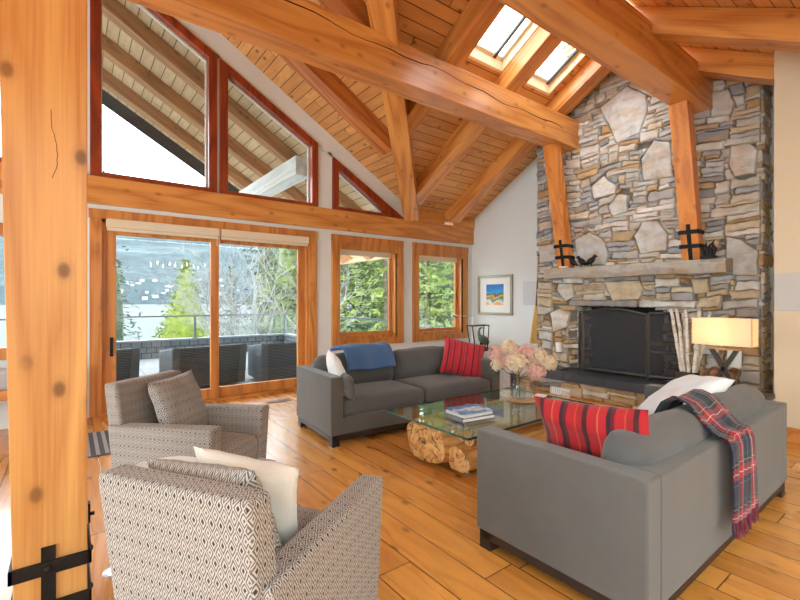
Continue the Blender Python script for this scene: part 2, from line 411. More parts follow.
m_white = fabric('white_cotton', sr(232, 232, 230), .05)
m_knit = fabric('white_cable_knit', sr(224, 228, 230), .05, scale=160)
m_blue = fabric('blue_wool', sr(62, 98, 140), .12, scale=300)
m_slate = plain('dark_slate', sr(62, 64, 70), .45, noise=.12, nscale=6)
m_crack = plain("dark_crack", (.02, .008, .003), .9)
m_mortar = plain('grey_mortar', sr(112, 104, 94), .95, noise=.25, nscale=25)
m_soot = plain('sooty_firebrick', (.012, .011, .011), .9, noise=.3, nscale=12)
def stone_material():
    t = NT('ledge_stone'); at = t.n('Attribute', attribute_name='tint'); tc = t.n('TexCoord')
    n1 = t.n('TexNoise', {'Vector': tc.outputs['Object'], 'Scale': 9., 'Detail': 8., 'Roughness': .65})
    mp = t.n('Mapping', {'Vector': tc.outputs['Object'], 'Scale': (1, 1, 2.6)})
    n2 = t.n('TexNoise', {'Vector': mp, 'Scale': 3.5, 'Detail': 5.})
    n3 = t.n('TexNoise', {'Vector': mp, 'Scale': 34., 'Detail': 6., 'Roughness': .7})
    c = t.mix(t.ramp(n2.outputs[0], [(.42, 0.), (.66, .55)]).outputs[0], at.outputs[0], sr(186, 152, 108))
    c = t.mix(.75, c, t.ramp(n1.outputs[0], [(.28, .62), (.5, 1.05), (.75, 1.2)]).outputs[0], 'MULTIPLY')
    h = t.math('MULTIPLY_ADD', n3.outputs[0], .5, n1.outputs[0])
    t.bsdf(c, .92, bump=h.outputs[0], bstr=.75, bdist=.022)
    return t.m
m_stone = stone_material()

def clip(poly, a, b, keep_left):
    """clip 2d polygon by the line a->b"""
    out = []; n = len(poly)
    def sd(p): return ((b[0]-a[0])*(p[1]-a[1])-(b[1]-a[1])*(p[0]-a[0]))*(1 if keep_left else -1)
    for i in range(n):
        p, q = poly[i], poly[(i+1) % n]; dp, dq = sd(p), sd(q)
        if dp >= 0: out.append(p)
        if (dp > 0) != (dq > 0) and abs(dp-dq) > 1e-12:
            t = dp/(dp-dq); out.append((p[0]+(q[0]-p[0])*t, p[1]+(q[1]-p[1])*t))
    return out
def area(p): return .5*sum(p[i][0]*p[(i+1) % len(p)][1]-p[(i+1) % len(p)][0]*p[i][1] for i in range(len(p)))
def inside(pt, poly):
    r = False; n = len(poly)
    for i in range(n):
        (x1, y1), (x2, y2) = poly[i], poly[(i+1) % n]
        if (y1 > pt[1]) != (y2 > pt[1]) and pt[0] < (x2-x1)*(pt[1]-y1)/(y2-y1)+x1: r = not r
    return r

def stone_field(mb, s0, s1, z0, z1, feats, keep, tofn, rng, cw=.048, ch=.034, warm=lambda z: .4, depth=.035):
    """dry-laid ledge stones over a rectangle (s, z); feats: big stones as polygons; tofn(s, z, d) -> 3d point, d = outwards"""
    nx, nz = int((s1-s0)/cw), int((z1-z0)/ch); cw = (s1-s0)/nx; ch = (z1-z0)/nz
    occ = [[False]*nz for _ in range(nx)]
    jc = {}
    def J(i, j):
        if (i, j) not in jc:
            e = 0 if i in (0, nx) else 1; f = 0 if j in (0, nz) else 1
            s = s0+i*cw; z = z0+j*ch
            wv = mnoise.noise(Vector((s*1.3, z*.9, 3.7)))*.09*f
            jc[i, j] = (s+rng.uniform(-.013, .013)*e, z+rng.uniform(-.009, .009)*f+wv)
        return jc[i, j]
    polys = []
    for j in range(nz):
        for i in range(nx):
            if occ[i][j]: continue
            w = rng.choice([3, 4, 5, 6, 7, 8, 9, 10, 11]); h = rng.choice([1, 1, 2, 2, 2, 2, 3, 3, 4])
            if h >= 4: w = min(w, 7)
            if h == 1: w = max(w, 4)
            a = 0
            while a < w and i+a < nx and not occ[i+a][j]: a += 1
            w = a
            b = 1
            while b < h and j+b < nz and all(not occ[i+k][j+b] for k in range(w)): b += 1
            h = b
            for k in range(w):
                for l in range(h): occ[i+k][j+l] = True
            loop = [J(i+k, j) for k in range(w)]+[J(i+w, j+l) for l in range(h)]+[J(i+k, j+h) for k in range(w, 0, -1)]+[J(i, j+l) for l in range(h, 0, -1)]
            polys.append((loop, False))
    big = []
    for f in feats:
        f = f if area(f) > 0 else f[::-1]
        big.append(f)
        nxt = []
        for p, fl in polys:
            if max(q[0] for q in p) < min(q[0] for q in f) or min(q[0] for q in p) > max(q[0] for q in f) or max(q[1] for q in p) < min(q[1] for q in f) or min(q[1] for q in p) > max(q[1] for q in f):
                nxt.append((p, fl)); continue
            best = None
            for k in range(len(f)):
                c = clip(p, f[k], f[(k+1) % len(f)], False)
                if len(c) >= 3 and (best is None or abs(area(c)) > abs(area(best))): best = c
            if best is not None and abs(area(best)) > .0009: nxt.append((best, fl))
        polys = nxt
    for f in big:
        r = []
        n = len(f)
        for k in range(n):
            a, b = f[k], f[(k+1) % n]; m = max(2, int(math.dist(a, b)/.05))
            for q in range(m):
                t = q/m; r.append((a[0]+(b[0]-a[0])*t+rng.uniform(-.006, .006), a[1]+(b[1]-a[1])*t+rng.uniform(-.006, .006)))
        polys.append((r, True))
    if mb.col is None: mb.col = []
    pal_g = [sr(214, 211, 205), sr(200, 198, 194), sr(184, 184, 184), sr(166, 168, 172), sr(222, 218, 210), sr(150, 151, 154), sr(208, 202, 192)]
    pal_w = [sr(206, 188, 158), sr(196, 166, 124), sr(184, 148, 104), sr(216, 202, 174), sr(172, 148, 118), sr(202, 184, 158)]
    for p, fl in polys:
        cx = sum(q[0] for q in p)/len(p); cz = sum(q[1] for q in p)/len(p)
        if not keep(cx, cz): continue
        n = len(p); gap = .0035
        if area(p) < 0: p = p[::-1]
        def inset(g):
            out = []
            for k in range(n):
                dx, dz = cx-p[k][0], cz-p[k][1]; L = math.hypot(dx, dz)+1e-6
                out.append((p[k][0]+dx/L*min(g, L*.45), p[k][1]+dz/L*min(g, L*.45)))
            return out
        D = rng.uniform(.0, depth)*(1.0 if not fl else .8)+.012; tx = rng.uniform(-.09, .09); tz = rng.uniform(-.12, .12)
        r0 = inset(gap); r1 = inset(gap+.003); r2 = inset(gap+.013); r3 = inset(gap+(.05 if fl else .032))
        def dd(q, base): return base+max(-.012, min(.012, tx*(q[0]-cx)+tz*(q[1]-cz)))+rng.uniform(-.003, .003)
        V = [tofn(q[0], q[1], -.03) for q in r0]+[tofn(q[0], q[1], dd(q, D-.012)) for q in r1]+[tofn(q[0], q[1], dd(q, D)) for q in r2]+[tofn(q[0], q[1], dd(q, D+.004)) for q in r3]+[tofn(cx, cz, D+.006)]
        F = []
        for a in range(3):
            for k in range(n): F.append((a*n+k, a*n+(k+1) % n, (a+1)*n+(k+1) % n, (a+1)*n+k))
        for k in range(n): F.append((3*n+k, 3*n+(k+1) % n, 4*n))
        mb.add(V, F)
        w = warm(cz); c = rng.choice(pal_w) if rng.random() < (w if not fl else w*.55) else rng.choice(pal_g)
        if fl and w < .5: c = rng.choice([sr(214, 212, 206), sr(204, 203, 200), sr(206, 202, 194)])
        v = rng.uniform(.85, 1.1)
        mb.col += [tuple(x*v for x in c)]*len(V)

# ------------------------------------------------------------------ roof geometry functions
YW = 6.28                      # inner face of the window wall
XW = 6.60                      # fireplace wall
YR = 2.95                      # main ridge
def z2(y): return 3.01+.57*(YW-y)              # main roof, window side (ceiling surface)
def z3(y): return 4.838-.549*(YR-y)
def z1(x): return 3.01+.60*(5.05-x)            # cross gable, right slope
def xv(y): return 5.05-.95*(YW-y)              # valley on the window side
def xv3(y): return xv(2*YR-y)
RD = .27                       # rafter depth below the boards

# ---- floor
b = MB(); b.box(-5.4, 6.9, -4.7, 6.42, -.12, 0); tag(b.build('floor', m_floor), 'wide honey pine plank floor with dark knots and seams', 'floor', kind='structure')

# ---- window wall
b = MB()
T0, T1 = YW, YW+.2
for x0, x1, z0, z1_ in [(-.02, .19, 0, 2.86), (3.08, 3.37, 0, 2.86), (4.79, 5.04, 0, 2.86), (6.44, XW+.2, 0, 2.86), (3.37, 4.79, 0, .62), (5.04, 6.44, 0, .62),
                        (.19, 3.08, 2.44, 2.86), (3.37, 4.79, 2.43, 2.86), (5.04, 6.44, 2.43, 2.86), (-2.3, -.02, 0, .74), (-2.3, -.02, 2.2, 2.86), (-5.4, -2.3, 0, 2.86)]:
    b.box(x0, x1, T0, T1, z0, z1_)
zt = lambda x: 2.89+.578*(4.75-x)
b.prism([(-.1, T0, zt(-.1)), (4.75, T0, zt(4.75)), (5.3, T0, 2.86), (5.05, T0, 3.03), (-.1, T0, z1(-.1)+.02)], (0, .2, 0))
b.box(3.10, 3.38, T0, T1, 2.86, 3.75); b.box(1.595, 1.645, T0, T1, 2.85, 4.75); b.box(-.1, .19, T0, T1, 2.85, 5.6)
b.prism([(-5.4, T0, 2.86), (-.1, T0, 2.86), (-.1, T0, z1(-.1)+.02), (-5.4, T0, 3.0)], (0, .2, 0)) if False else None
b.prism([(-.1, T0, zt(-.1)), (-.1, T0, z1(-.1)+.02), (-5.25, T0, 3.03), (-5.0, T0, 2.86)], (0, .2, 0))
b.box(-1.75, -1.55, T0, T1, 2.85, 4.9)
tag(b.build('wall_back', m_wall), kind='structure')

# ---- fireplace wall, jog, and the unseen walls of the room
b = MB()
b.prism([(XW, YW+.2, 0), (XW, YW+.2, z2(YW)), (XW, YR, z2(YR)+.1), (XW, 1.2, z3(1.2)+.05), (XW, 1.2, 0)], (.2, 0, 0))
tag(b.build('wall_right', m_wall), kind='structure')
b = MB(); b.prism([(5.6, 1.225, 0), (5.6, 1.225, z3(1.225)+.05), (5.6, -.5, z3(-.5)+.05), (5.6, -.5, 0)], (1.2, 0, 0))
tag(b.build('wall_right', m_tan), kind='structure')
b = MB(); b.box(5.585, 5.6, -.5, 1.225, 0, .14); tag(b.build('baseboard_right', m_trim), kind='structure')
b = MB(); b.box(5.1, 6.8, -.58, -.38, 0, 3.1); b.box(5.1, 5.3, -4.7, -.38, 0, 3.1)
tag(b.build('wall_front', m_wall), kind='structure')
b = MB()      # unseen wing wall behind the camera, closed solid to cut frontal light and reflections
b.box(-5.4, -3.6, -4.7, -4.5, 0, 3.4); b.box(3.4, 5.2, -4.7, -4.5, 0, 3.4); b.box(-3.6, 3.4, -4.7, -4.5, 0, 3.4)
tag(b.build('wall_rear', m_wall), kind='structure')
b = MB(); b.prism([(-5.3, -.5, 2.7), (-5.3, -.5, z3(-.5)), (-5.3, YR, z3(YR)), (-5.3, 6.4, 2.9), (-5.3, 6.4, 2.7)], (-.1, 0, 0)); b.box(-5.4, -5.2, -4.7, -3.6, 0, 3.1); b.box(-5.4, -5.2, 5.6, 6.4, 0, 3.1); b.box(-5.4, -5.2, -3.6, 5.6, 0, .15); b.box(-5.4, -5.2, -3.6, 5.6, 2.75, 3.1)
tag(b.build('wall_left', m_wall), kind='structure')

# ---- ceilings (boards seen from below)
SKY2 = [(3.77, 4.57), (4.85, 5.62)]
ys0, ys1 = 3.10, 3.80
def quad(mb, pts, zf): mb.add([(x, y, zf(x, y)) for x, y in pts], [list(range(len(pts)))])
f2 = lambda x, y: z2(y)
f3 = lambda x, y: z3(y)
f1 = lambda x, y: z1(x)
b = MB()
quad(b, [(xv(YW+.2), YW+.2), (XW+.2, YW+.2), (XW+.2, ys1), (xv(ys1), ys1)], f2)
for x0, x1 in [(xv(ys1), SKY2[0][0]), (SKY2[0][1], SKY2[1][0]), (SKY2[1][1], XW+.2)]: quad(b, [(x0, ys1), (x1, ys1), (x1, ys0), (x0 if x0 > xv(ys1) else xv(ys0), ys0)], f2)
quad(b, [(xv(ys0), ys0), (XW+.2, ys0), (XW+.2, YR), (xv(YR), YR)], f2)
tag(b.build('ceiling', m_ceil_x), 'pine board ceiling sloping from the skylights down to the window wall', 'ceiling', kind='structure')
b = MB(); m = lambda y: 2*YR-y
quad(b, [(-5.4, -.5), (XW+.2, -.5), (XW+.2, m(ys1)), (-5.4, m(ys1))], f3)
for x0, x1 in [(-5.4, SKY2[0][0]), (SKY2[0][1], SKY2[1][0]), (SKY2[1][1], XW+.2)]: quad(b, [(x0, m(ys1)), (x1, m(ys1)), (x1, m(ys0)), (x0, m(ys0))], f3)
quad(b, [(-5.4, m(ys0)), (XW+.2, m(ys0)), (XW+.2, YR), (-5.4, YR)], f3)
tag(b.build('ceiling', m_ceil_x), 'pine board ceiling sloping down to the right of the ridge beam', 'ceiling', kind='structure')
b = MB(); XR = -.1
quad(b, [(XR, YW+.15), (xv(YW+.15), YW+.15), (xv(YR), YR), (XR, YR)], f1)
tag(b.build('ceiling', m_ceil_y), 'pine board ceiling of the cross gable over the tall windows', 'ceiling', kind='structure')
b = MB(); f4 = lambda x, y: z1(2*XR-x); zr = z3(-.5)-.02
quad(b, [(XR, YW+.15), (-5.4, YW+.15), (-5.4, YR), (XR, YR)], f4)
tag(b.build('ceiling', m_ceil_y), kind='structure')
b = MB(); b.prism([(xv(YR)+.1, YR+.01, z3(YR)), (xv(YR)+.1, YR+.01, z2(YR)-.03), (XR, YR+.01, z1(XR)+.03), (2*XR-xv(YR)-.1, YR+.01, z2(YR)-.03), (2*XR-xv(YR)-.1, YR+.01, z3(YR))], (0, -.11, 0)); b.prism([(2*XR-xv(YR), YR, z3(YR)), (-5.4, YR, z3(YR)), (-5.4, YR, z1(2*XR+5.4))], (0, -.1, 0)); tag(b.build('wall_upper', m_wall), kind='structure')
b = MB()
for x0, x1, y0, y1 in [(-5.4, -2.6, -4.7, -.5), (2.6, 5.3, -4.7, -.5), (-2.6, 2.6, -1.6, -.5), (-2.6, 2.6, -4.7, -3.8)]: quad(b, [(x0, y0), (x1, y0), (x1, y1), (x0, y1)], lambda x, y: zr)
tag(b.build('ceiling', m_wall), kind='structure')
b = MB(); quad(b, [(XR, 10.85), (6.1, 10.85), (6.1, YW+.16), (XR, YW+.16)], lambda x, y: z1(x)-.0)
quad(b, [(XR, 10.85), (6.1, 10.85), (6.1, YW+.16), (XR, YW+.16)], lambda x, y: z1(x)+.12)
quad(b, [(XR, 10.85), (-5.4, 10.85), (-5.4, YW+.16), (XR, YW+.16)], lambda x, y: z1(2*XR-x))
tag(b.build('porch_ceiling', m_porch), 'pale boards under the roof overhang outside the tall windows', 'porch ceiling', kind='structure')

# ------------------------------------------------------------------ timbers: local X is the length
def timber(name, a, c, w, d, mat, label=None, cat='beam', up=(0, 0, 1), bevel=.008, shear=True, group=None, trim=None):
    """box from a to c (centre of the TOP face), width w, depth d downwards"""
    a = Vector(a); c = Vector(c); L = (c-a).length; x = (c-a).normalized(); y = Vector(up).cross(x).normalized(); z = x.cross(y)
    b = MB()
    cut = x.z/math.hypot(x.x, x.y)*d if shear and abs(x.z) < .95 else 0   # plumb-cut ends
    vs_b = [(0+cut, -w/2, -d), (L+cut, -w/2, -d), (L+cut, w/2, -d), (cut, w/2, -d)]; vs_t = [(0, -w/2, 0), (L, -w/2, 0), (L, w/2, 0), (0, w/2, 0)]
    b.hexa(vs_b, vs_t)
    o = b.build(name, mat, bevel=bevel)
    M = Matrix((x, y, z)).transposed().to_4x4(); M.translation = a; o.matrix_world = M
    if label: tag(o, label, cat, group)
    return o
cs = math.cos(math.atan(.57)); cs1 = math.cos(math.atan(.6))
timber('tie_beam', (-5.2, YW+.07, 2.835), (6.6, YW+.07, 2.835), .26, .325, m_beam, 'long horizontal timber across the window wall above the sliding door', 'beam')
pb = timber('purlin_beam', (.0, 3.83, 4.12), (6.27, 3.83, 4.12), .285, .425, m_beam, 'long ceiling beam with a drying crack, ending above the left mantel brace', 'beam')
b = MB(); pts = []; rng = random.Random(12)
for k in range(61):
    q = k/60; pts.append((.9+4.9*q, -.1425, -.09-.13*q**1.2+.018*math.sin(q*15)+.012*math.sin(q*41)+rng.uniform(-.003, .003)))
for a_, c_ in zip(pts[:-1], pts[1:]):
    wd = .0045+.002*math.sin(a_[0]*5); b.hexa([(a_[0], -.1445, a_[2]-wd), (c_[0], -.1445, c_[2]-wd), (c_[0], -.13, c_[2]-wd), (a_[0], -.13, a_[2]-wd)], [(a_[0], -.1445, a_[2]+wd), (c_[0], -.1445, c_[2]+wd), (c_[0], -.13, c_[2]+wd), (a_[0], -.13, a_[2]+wd)])
b.build('drying_crack', m_crack, pb)
timber('purlin_beam', (-5.3, 2.08, 4.12), (6.27, 2.08, 4.12), .285, .425, m_beam, 'upper right ceiling beam ending above the right mantel brace', 'beam')
timber('ridge_board', (-5.3, YR, z2(YR)-.02), (6.24, YR, z2(YR)-.02), .12, .4, m_beam, 'ridge timber between the two rows of skylights', 'beam')
def rafter(x, y0, y1, f, label, mat=m_beam):
    timber('rafter', (x, y0, f(y0)-.004), (x, y1, f(y1)-.004), .255, RD*cs, mat, label, 'rafter')
rafter(5.885, 6.275, YR+.04, z2, 'rafter nearest the stone chimney on the window side of the roof')
rafter(4.71, 6.02, YR+.04, z2, 'rafter between the two skylights, meeting the foot of the valley rafter')
rafter(3.63, 4.86, YR+.04, z2, 'rafter along the left edge of the skylights, crossing behind the long beam')
rafter(2.50, 3.68, YR+.04, z2, 'shorter rafter meeting the valley rafter behind the long beam')
rafter(5.885, -.3, YR-.04, z3, 'rafter lying against the top right of the stone chimney')
rafter(4.71, -.1, YR-.04, z3, 'rafter in the upper right corner, second from the stone chimney')
rafter(3.56, -.3, YR-.04, z3, 'rafter above the upper right corner, third from the stone chimney')
# valley rafter
a = (xv(6.2), 6.2, z2(6.2)-.03); c = (xv(3.0), 3.0, z2(3.0)-.03)
timber('valley_rafter', a, c, .26, .33, m_beam, 'steep valley rafter rising from the window-wall timber behind the long beam', 'rafter')
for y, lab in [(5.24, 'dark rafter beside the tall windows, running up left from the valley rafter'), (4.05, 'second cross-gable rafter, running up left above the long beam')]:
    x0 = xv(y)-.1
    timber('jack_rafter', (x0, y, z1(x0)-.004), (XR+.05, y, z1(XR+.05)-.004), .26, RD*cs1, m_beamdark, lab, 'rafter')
timber('cross_ridge_beam', (XR, 2.97, z1(XR)-.03), (XR, 6.25, z1(XR)-.03), .24, .4, m_beam, 'ridge timber of the cross gable, high above the post', 'beam')
# blocking between the rafter feet
for x0, x1, lab in [(5.0, 5.757, 'short blocking board between the rafter feet beside the valley rafter'), (6.013, XW, 'short blocking board in the far corner above the window timber')]:
    b = MB(); b.box(x0, x1, YW-.09, YW-.05, 2.837, z2(YW-.07)-.005); tag(b.build('blocking_board', m_beam, bevel=.003), lab, 'board')

# ------------------------------------------------------------------ large post in front
t = thing('timber_post', 'massive squared timber post in the left foreground with black iron straps', 'post', (-.055, 2.2, 0))
b = MB(); b.hexa([(-.112, 0, .0), (.113, 0, 0), (.113, .24, 0), (-.112, .24, 0)], [(-.182, 0, 3.68), (.113, 0, 3.68), (.113, .24, 3.68), (-.182, .24, 3.68)])
b.build('shaft', m_post, t, bevel=.006, smooth=30)
b = MB(); rng = random.Random(6)
for x_, za, zb in [(-.005, 1.86, 2.13)]:
    q0 = None
    for k in range(15):
        f = k/14; q = (x_+.035*math.sin(f*3)*f+rng.uniform(-.003, .003), zb+(za-zb)*f)
        if q0: b.hexa([(q0[0]-.001, -.0008, q0[1]), (q0[0]+.001, -.0008, q0[1]), (q0[0]+.002, .01, q0[1]), (q0[0]-.002, .01, q0[1])], [(q[0]-.001, -.0008, q[1]), (q[0]+.001, -.0008, q[1]), (q[0]+.002, .01, q[1]), (q[0]-.002, .01, q[1])])
        q0 = q
b.build('drying_crack', bpy.data.materials['dark_crack'], t)
b = MB(); b.box(-.034, .012, -.012, 0, 0, .415); b.build('strap', m_black, t, bevel=.002)
for z in (.335, .175):
    b = MB(); b.box(-.13, .127, -.018, -.006, z-.026, z+.026); b.box(-.13, -.116, -.018, .25, z-.026, z+.026); b.box(.117, .127, -.018, .25, z-.026, z+.026)
    b.ball((-.011, -.018, z), (.013, .008, .013), 10, 6); b.ball((.128, .06, z), (.008, .012, .012), 8, 6)
    b.build('strap_band', m_black, t, bevel=.002)
b = MB(); b.box(.117, .125, .06, .10, .44, .52); b.tube([(.12, .08, .47), (.14, .08, .47)], .008); b.build('bolt_plate', m_black, t)

# ------------------------------------------------------------------ fireplace
fp = thing('fireplace', 'tall stacked ledgestone fireplace and chimney with stone mantel and raised slate hearth', 'fireplace', (6.25, YR, 0))
FX, FY = 6.25, YR
OY0, OY1, OZ0, OZ1 = 2.47, 3.70, .33, 1.28
feats = [
 [(3.373, 4.223), (2.974, 4.392), (2.705, 4.163), (2.696, 3.936), (2.8, 3.67), (3.102, 3.605)],
 [(1.943, 3.9), (1.777, 3.88), (1.723, 3.687), (1.759, 3.57), (1.962, 3.616)],
 [(1.759, 3.201), (1.584, 3.181), (1.50, 3.084), (1.533, 2.824), (1.723, 2.824), (1.777, 2.967)],
 [(1.813, 2.144), (1.653, 2.083), (1.50, 1.94), (1.50, 1.65), (1.813, 1.685)],
 [(2.874, 2.268), (2.752, 2.454), (2.566, 2.437), (2.432, 2.241), (2.454, 2.027), (2.8, 2.008)],
 [(3.754, 2.315), (3.515, 2.399), (3.29, 2.263), (3.219, 2.043), (3.29, 1.888), (3.724, 1.915)],
 [(3.235, 2.737), (3.076, 2.892), (2.948, 2.842), (2.959, 2.612), (3.182, 2.579)],
 [(3.515, 3.088), (3.317, 3.208), (3.102, 3.002), (3.129, 2.903), (3.458, 2.884)],
 [(2.776, 3.311), (2.612, 3.524), (2.411, 3.432), (2.389, 2.973), (2.752, 3.005)],
 [(3.292, 1.647), (2.79, 1.653), (2.739, 1.518), (2.812, 1.385), (3.172, 1.362)],
 [(4.066, 1.647), (3.81, 1.639), (3.766, 1.436), (3.922, 1.36), (4.083, 1.543)],
 [(4.215, 1.174), (4.008, 1.256), (3.838, 1.157), (3.894, .951), (4.155, .859)],
 [(2.181, 1.651), (1.988, 1.651), (1.971, 1.484), (2.145, 1.446)],
 [(3.86, 1.29), (3.86, 1.375), (2.83, 1.375), (2.83, 1.285)], [(2.815, 1.285), (2.815, 1.375), (2.10, 1.37), (2.12, 1.285)],
 [(4.42, 2.28), (4.12, 2.30), (4.05, 2.02), (4.40, 1.98)], [(1.85, 1.36), (1.50, 1.40), (1.50, 1.30), (1.86, 1.26)]]
rng = random.Random(11)
def top_ok(s, z): return z < (z2(s) if s > YR else z3(s))-.02
def keep(s, z):
    if not top_ok(s, z): return False
    return not (OY0-.02 < s < OY1+.02 and z < OZ1)
b = MB()
stone_field(b, 1.48, 4.45, 0, 4.92, feats, keep, lambda s, z, d: (-d, s-FY, z), rng, warm=lambda z: .58 if z < 1.7 else (.30 if z < 2.4 else .17))  # lower stones tanner: warm lamp light put into the stone colours
# right-hand return of the chimney breast
stone_field(b, 0, .34, 0, 4.05, [], lambda s, z: True, lambda s, z, d: (s, 1.495-d-FY, z), rng, warm=lambda z: .5)
# jambs of the firebox
stone_field(b, 0, .30, OZ0, OZ1, [], lambda s, z: True, lambda s, z, d: (s, OY0+.0+d-FY, z), rng, warm=lambda z: .05)
stone_field(b, 0, .30, OZ0, OZ1, [], lambda s, z: True, lambda s, z, d: (s, OY1-d-FY, z), rng, warm=lambda z: .05)
b.build('stonework', m_stone, fp, smooth=40)
b = MB()
for y0, y1, z0, z1_ in [(1.50, OY0-.01, 0, 3.9), (OY1+.01, 4.44, 0, 3.8), (OY0-.01, OY1+.01, OZ1+.01, 3.9), (OY0-.01, OY1+.01, 0, OZ0-.002)]: b.box(.02, .345, y0-FY, y1-FY, z0, z1_)
b.prism([(.02, 1.50-FY, 3.85), (.02, 4.44-FY, 3.75), (.02, 4.2-FY, z2(4.2)-.03), (.02, 0, z2(YR)-.05), (.02, 1.6-FY, z3(1.6)-.03)], (.325, 0, 0))
b.build('mortar_core', m_mortar, fp)
b = MB(); b.box(.33, .345, OY0-.01-FY, OY1+.01-FY, OZ0, OZ1); b.box(.03, .345, OY0-FY, OY1-FY, OZ1-.01, OZ1+.02); b.build('firebox', m_soot, fp)
b = MB(); rng = random.Random(31)
stone_field(b, 1.85, 4.05, 4.55, 5.75, [], lambda s, z: True, lambda s, z, d: (.12-d, s-FY, z), rng, warm=lambda z: .1)
stone_field(b, .12, .9, 4.55, 5.75, [], lambda s, z: True, lambda s, z, d: (s, 1.85-d-FY, z), rng, warm=lambda z: .1)
b.build('chimney_stack', m_stone, fp, smooth=40)
# mantel: rough hewn slab
mb_ = MB(); mb_.col = []
rng = random.Random(5)
def mantel_pt(u, v):
    y = 4.135+(1.74-4.135)*u; q = v*4
    prof = [(.03, 1.705), (-.27, 1.705), (-.29, 1.79), (-.25, 1.865), (.03, 1.868)]
    i = min(3, int(q)); f = q-i; x = prof[i][0]*(1-f)+prof[i+1][0]*f; z = prof[i][1]*(1-f)+prof[i+1][1]*f
    k = .0 if v in (0, 1) else 1
    z += mnoise.noise(Vector((y*3, z*9, 1)))*.014*(z < 1.84)*k+(-.012 if v < .3 else 0)*mnoise.noise(Vector((y*1.4, 7, 0)))*2
    x += (mnoise.noise(Vector((y*5, z*14, 3)))*.028+mnoise.noise(Vector((y*1.2, z, 9)))*.02)*k
    return (x, y-FY, z)
mb_.grid(mantel_pt, 90, 16)
n_ = len(mb_.v)
for u, sgn in ((0, 1), (1, -1)):
    pts = [mantel_pt(u, j/16) for j in range(17)]; mb_.add(pts, [list(range(17))])
mb_.col = [tuple(c*rng.uniform(.95, 1.02) for c in sr(176, 172, 162)) for _ in mb_.v]
mb_.build('mantel', m_stone, fp, smooth=50)
# hearth
hb = MB(); rng = random.Random(3)
stone_field(hb, 1.50, 4.20, 0, .215, [], lambda s, z: True, lambda s, z, d: (5.74-6.25-d, s-FY, z), rng, warm=lambda z: .75)
stone_field(hb, 5.74, 6.22, 0, .215, [], lambda s, z: True, lambda s, z, d: (s-6.25, 4.19+d-FY, z), rng, warm=lambda z: .6)
hearth = hb.build('hearth_base', m_stone, fp, smooth=40)
b = MB(); b.box(5.76-6.25, .0, 1.50-FY, 4.18-FY, 0, .215); b.build('hearth_core', m_mortar, hearth)
y = 4.215; k = 0
b = MB()
while y > 1.5:
    y2 = max(1.49, y-.61); b.box(5.66-6.25, -.002 if k else -.002, y2+.002-FY, y-.002-FY, .216, .33); y = y2; k += 1
b.build('hearth_slab', m_slate, fp, bevel=.004)

# mantel braces
for yc, lab in [(3.87, 'leaning timber brace with iron straps at the left end of the mantel'), (2.13, 'leaning timber brace with iron straps at the right end of the mantel')]:
    t = thing('timber_brace', lab, 'brace', (6.1, yc, 1.872))
    w = .098
    def bx(z): return -.40*(z)/1.83
    b = MB(); ztop = 1.825
    b.hexa([(0, -w, .0), (.15, -w, 0), (.15, w, 0), (0, w, 0)], [(bx(ztop), -w, ztop), (bx(ztop)+.17, -w, ztop), (bx(ztop)+.17, w, ztop), (bx(ztop), w, ztop)])
    b.build('shaft', m_beam if False else wood('brace_fir', sr(228, 146, 60), sr(186, 102, 34), axis=2, rough=.35, coat=.15) if yc > 3 else bpy.data.materials['brace_fir'], t, bevel=.005, smooth=30)
    b = MB(); z1_ = .43; b.hexa([(-.010, -.022, .0), (.0, -.022, 0), (0, .022, 0), (-.010, .022, 0)], [(bx(z1_)-.010, -.022, z1_), (bx(z1_), -.022, z1_), (bx(z1_), .022, z1_), (bx(z1_)-.010, .022, z1_)])
    b.build('strap', m_black, t)
    for z in (.335, .165):
        b = MB(); x = bx(z)
        b.box(x-.022, x-.008, -w-.014, w+.014, z-.025, z+.025); b.box(x-.022, x+.165, -w-.014, -w, z-.025, z+.025); b.box(x-.022, x+.165, w, w+.014, z-.025, z+.025)
        b.ball((x-.022, 0, z), (.008, .013, .013), 8, 6); b.build('strap_band', m_black, t, bevel=.002)
# ------------------------------------------------------------------ windows, sliding door
def win_frame(mb, x0, x1, z0, z1_, y0, y1, w, wb=None):
    wb = wb or w
    mb.box(x0, x0+w, y0, y1, z0, z1_); mb.box(x1-w, x1, y0, y1, z0, z1_); mb.box(x0+w, x1-w, y0, y1, z1_-w, z1_); mb.box(x0+w, x1-w, y0, y1, z0, z0+wb)
def pane(name, x0, x1, z0, z1_, y, parent):
    b = MB(); b.box(x0, x1, y, y+.006, z0, z1_); return b.build(name, m_glass, parent)
d = thing('door_1', 'wide sliding glass door in a fir frame opening onto the deck', 'door', (1.64, YW, 0)); d['kind'] = 'structure'
ox = 1.64
b = MB(); b.box(.185-ox, .305-ox, -.035, .02, 0, 2.345); b.box(2.97-ox, 3.09-ox, -.035, .02, 0, 2.345); b.box(.175-ox, 3.10-ox, -.04, .02, 2.345, 2.455)
b.build('door_casing', m_trimz, d, bevel=.004)
b = MB(); b.box(.30-ox, .345-ox, .0, .19, 0, 2.35); b.box(2.93-ox, 2.975-ox, .0, .19, 0, 2.35); b.box(.3-ox, 2.975-ox, .0, .19, 2.30, 2.35); b.box(.3-ox, 2.975-ox, -.02, .2, 0, .035)
b.build('door_jamb', m_trimz, d, bevel=.003)
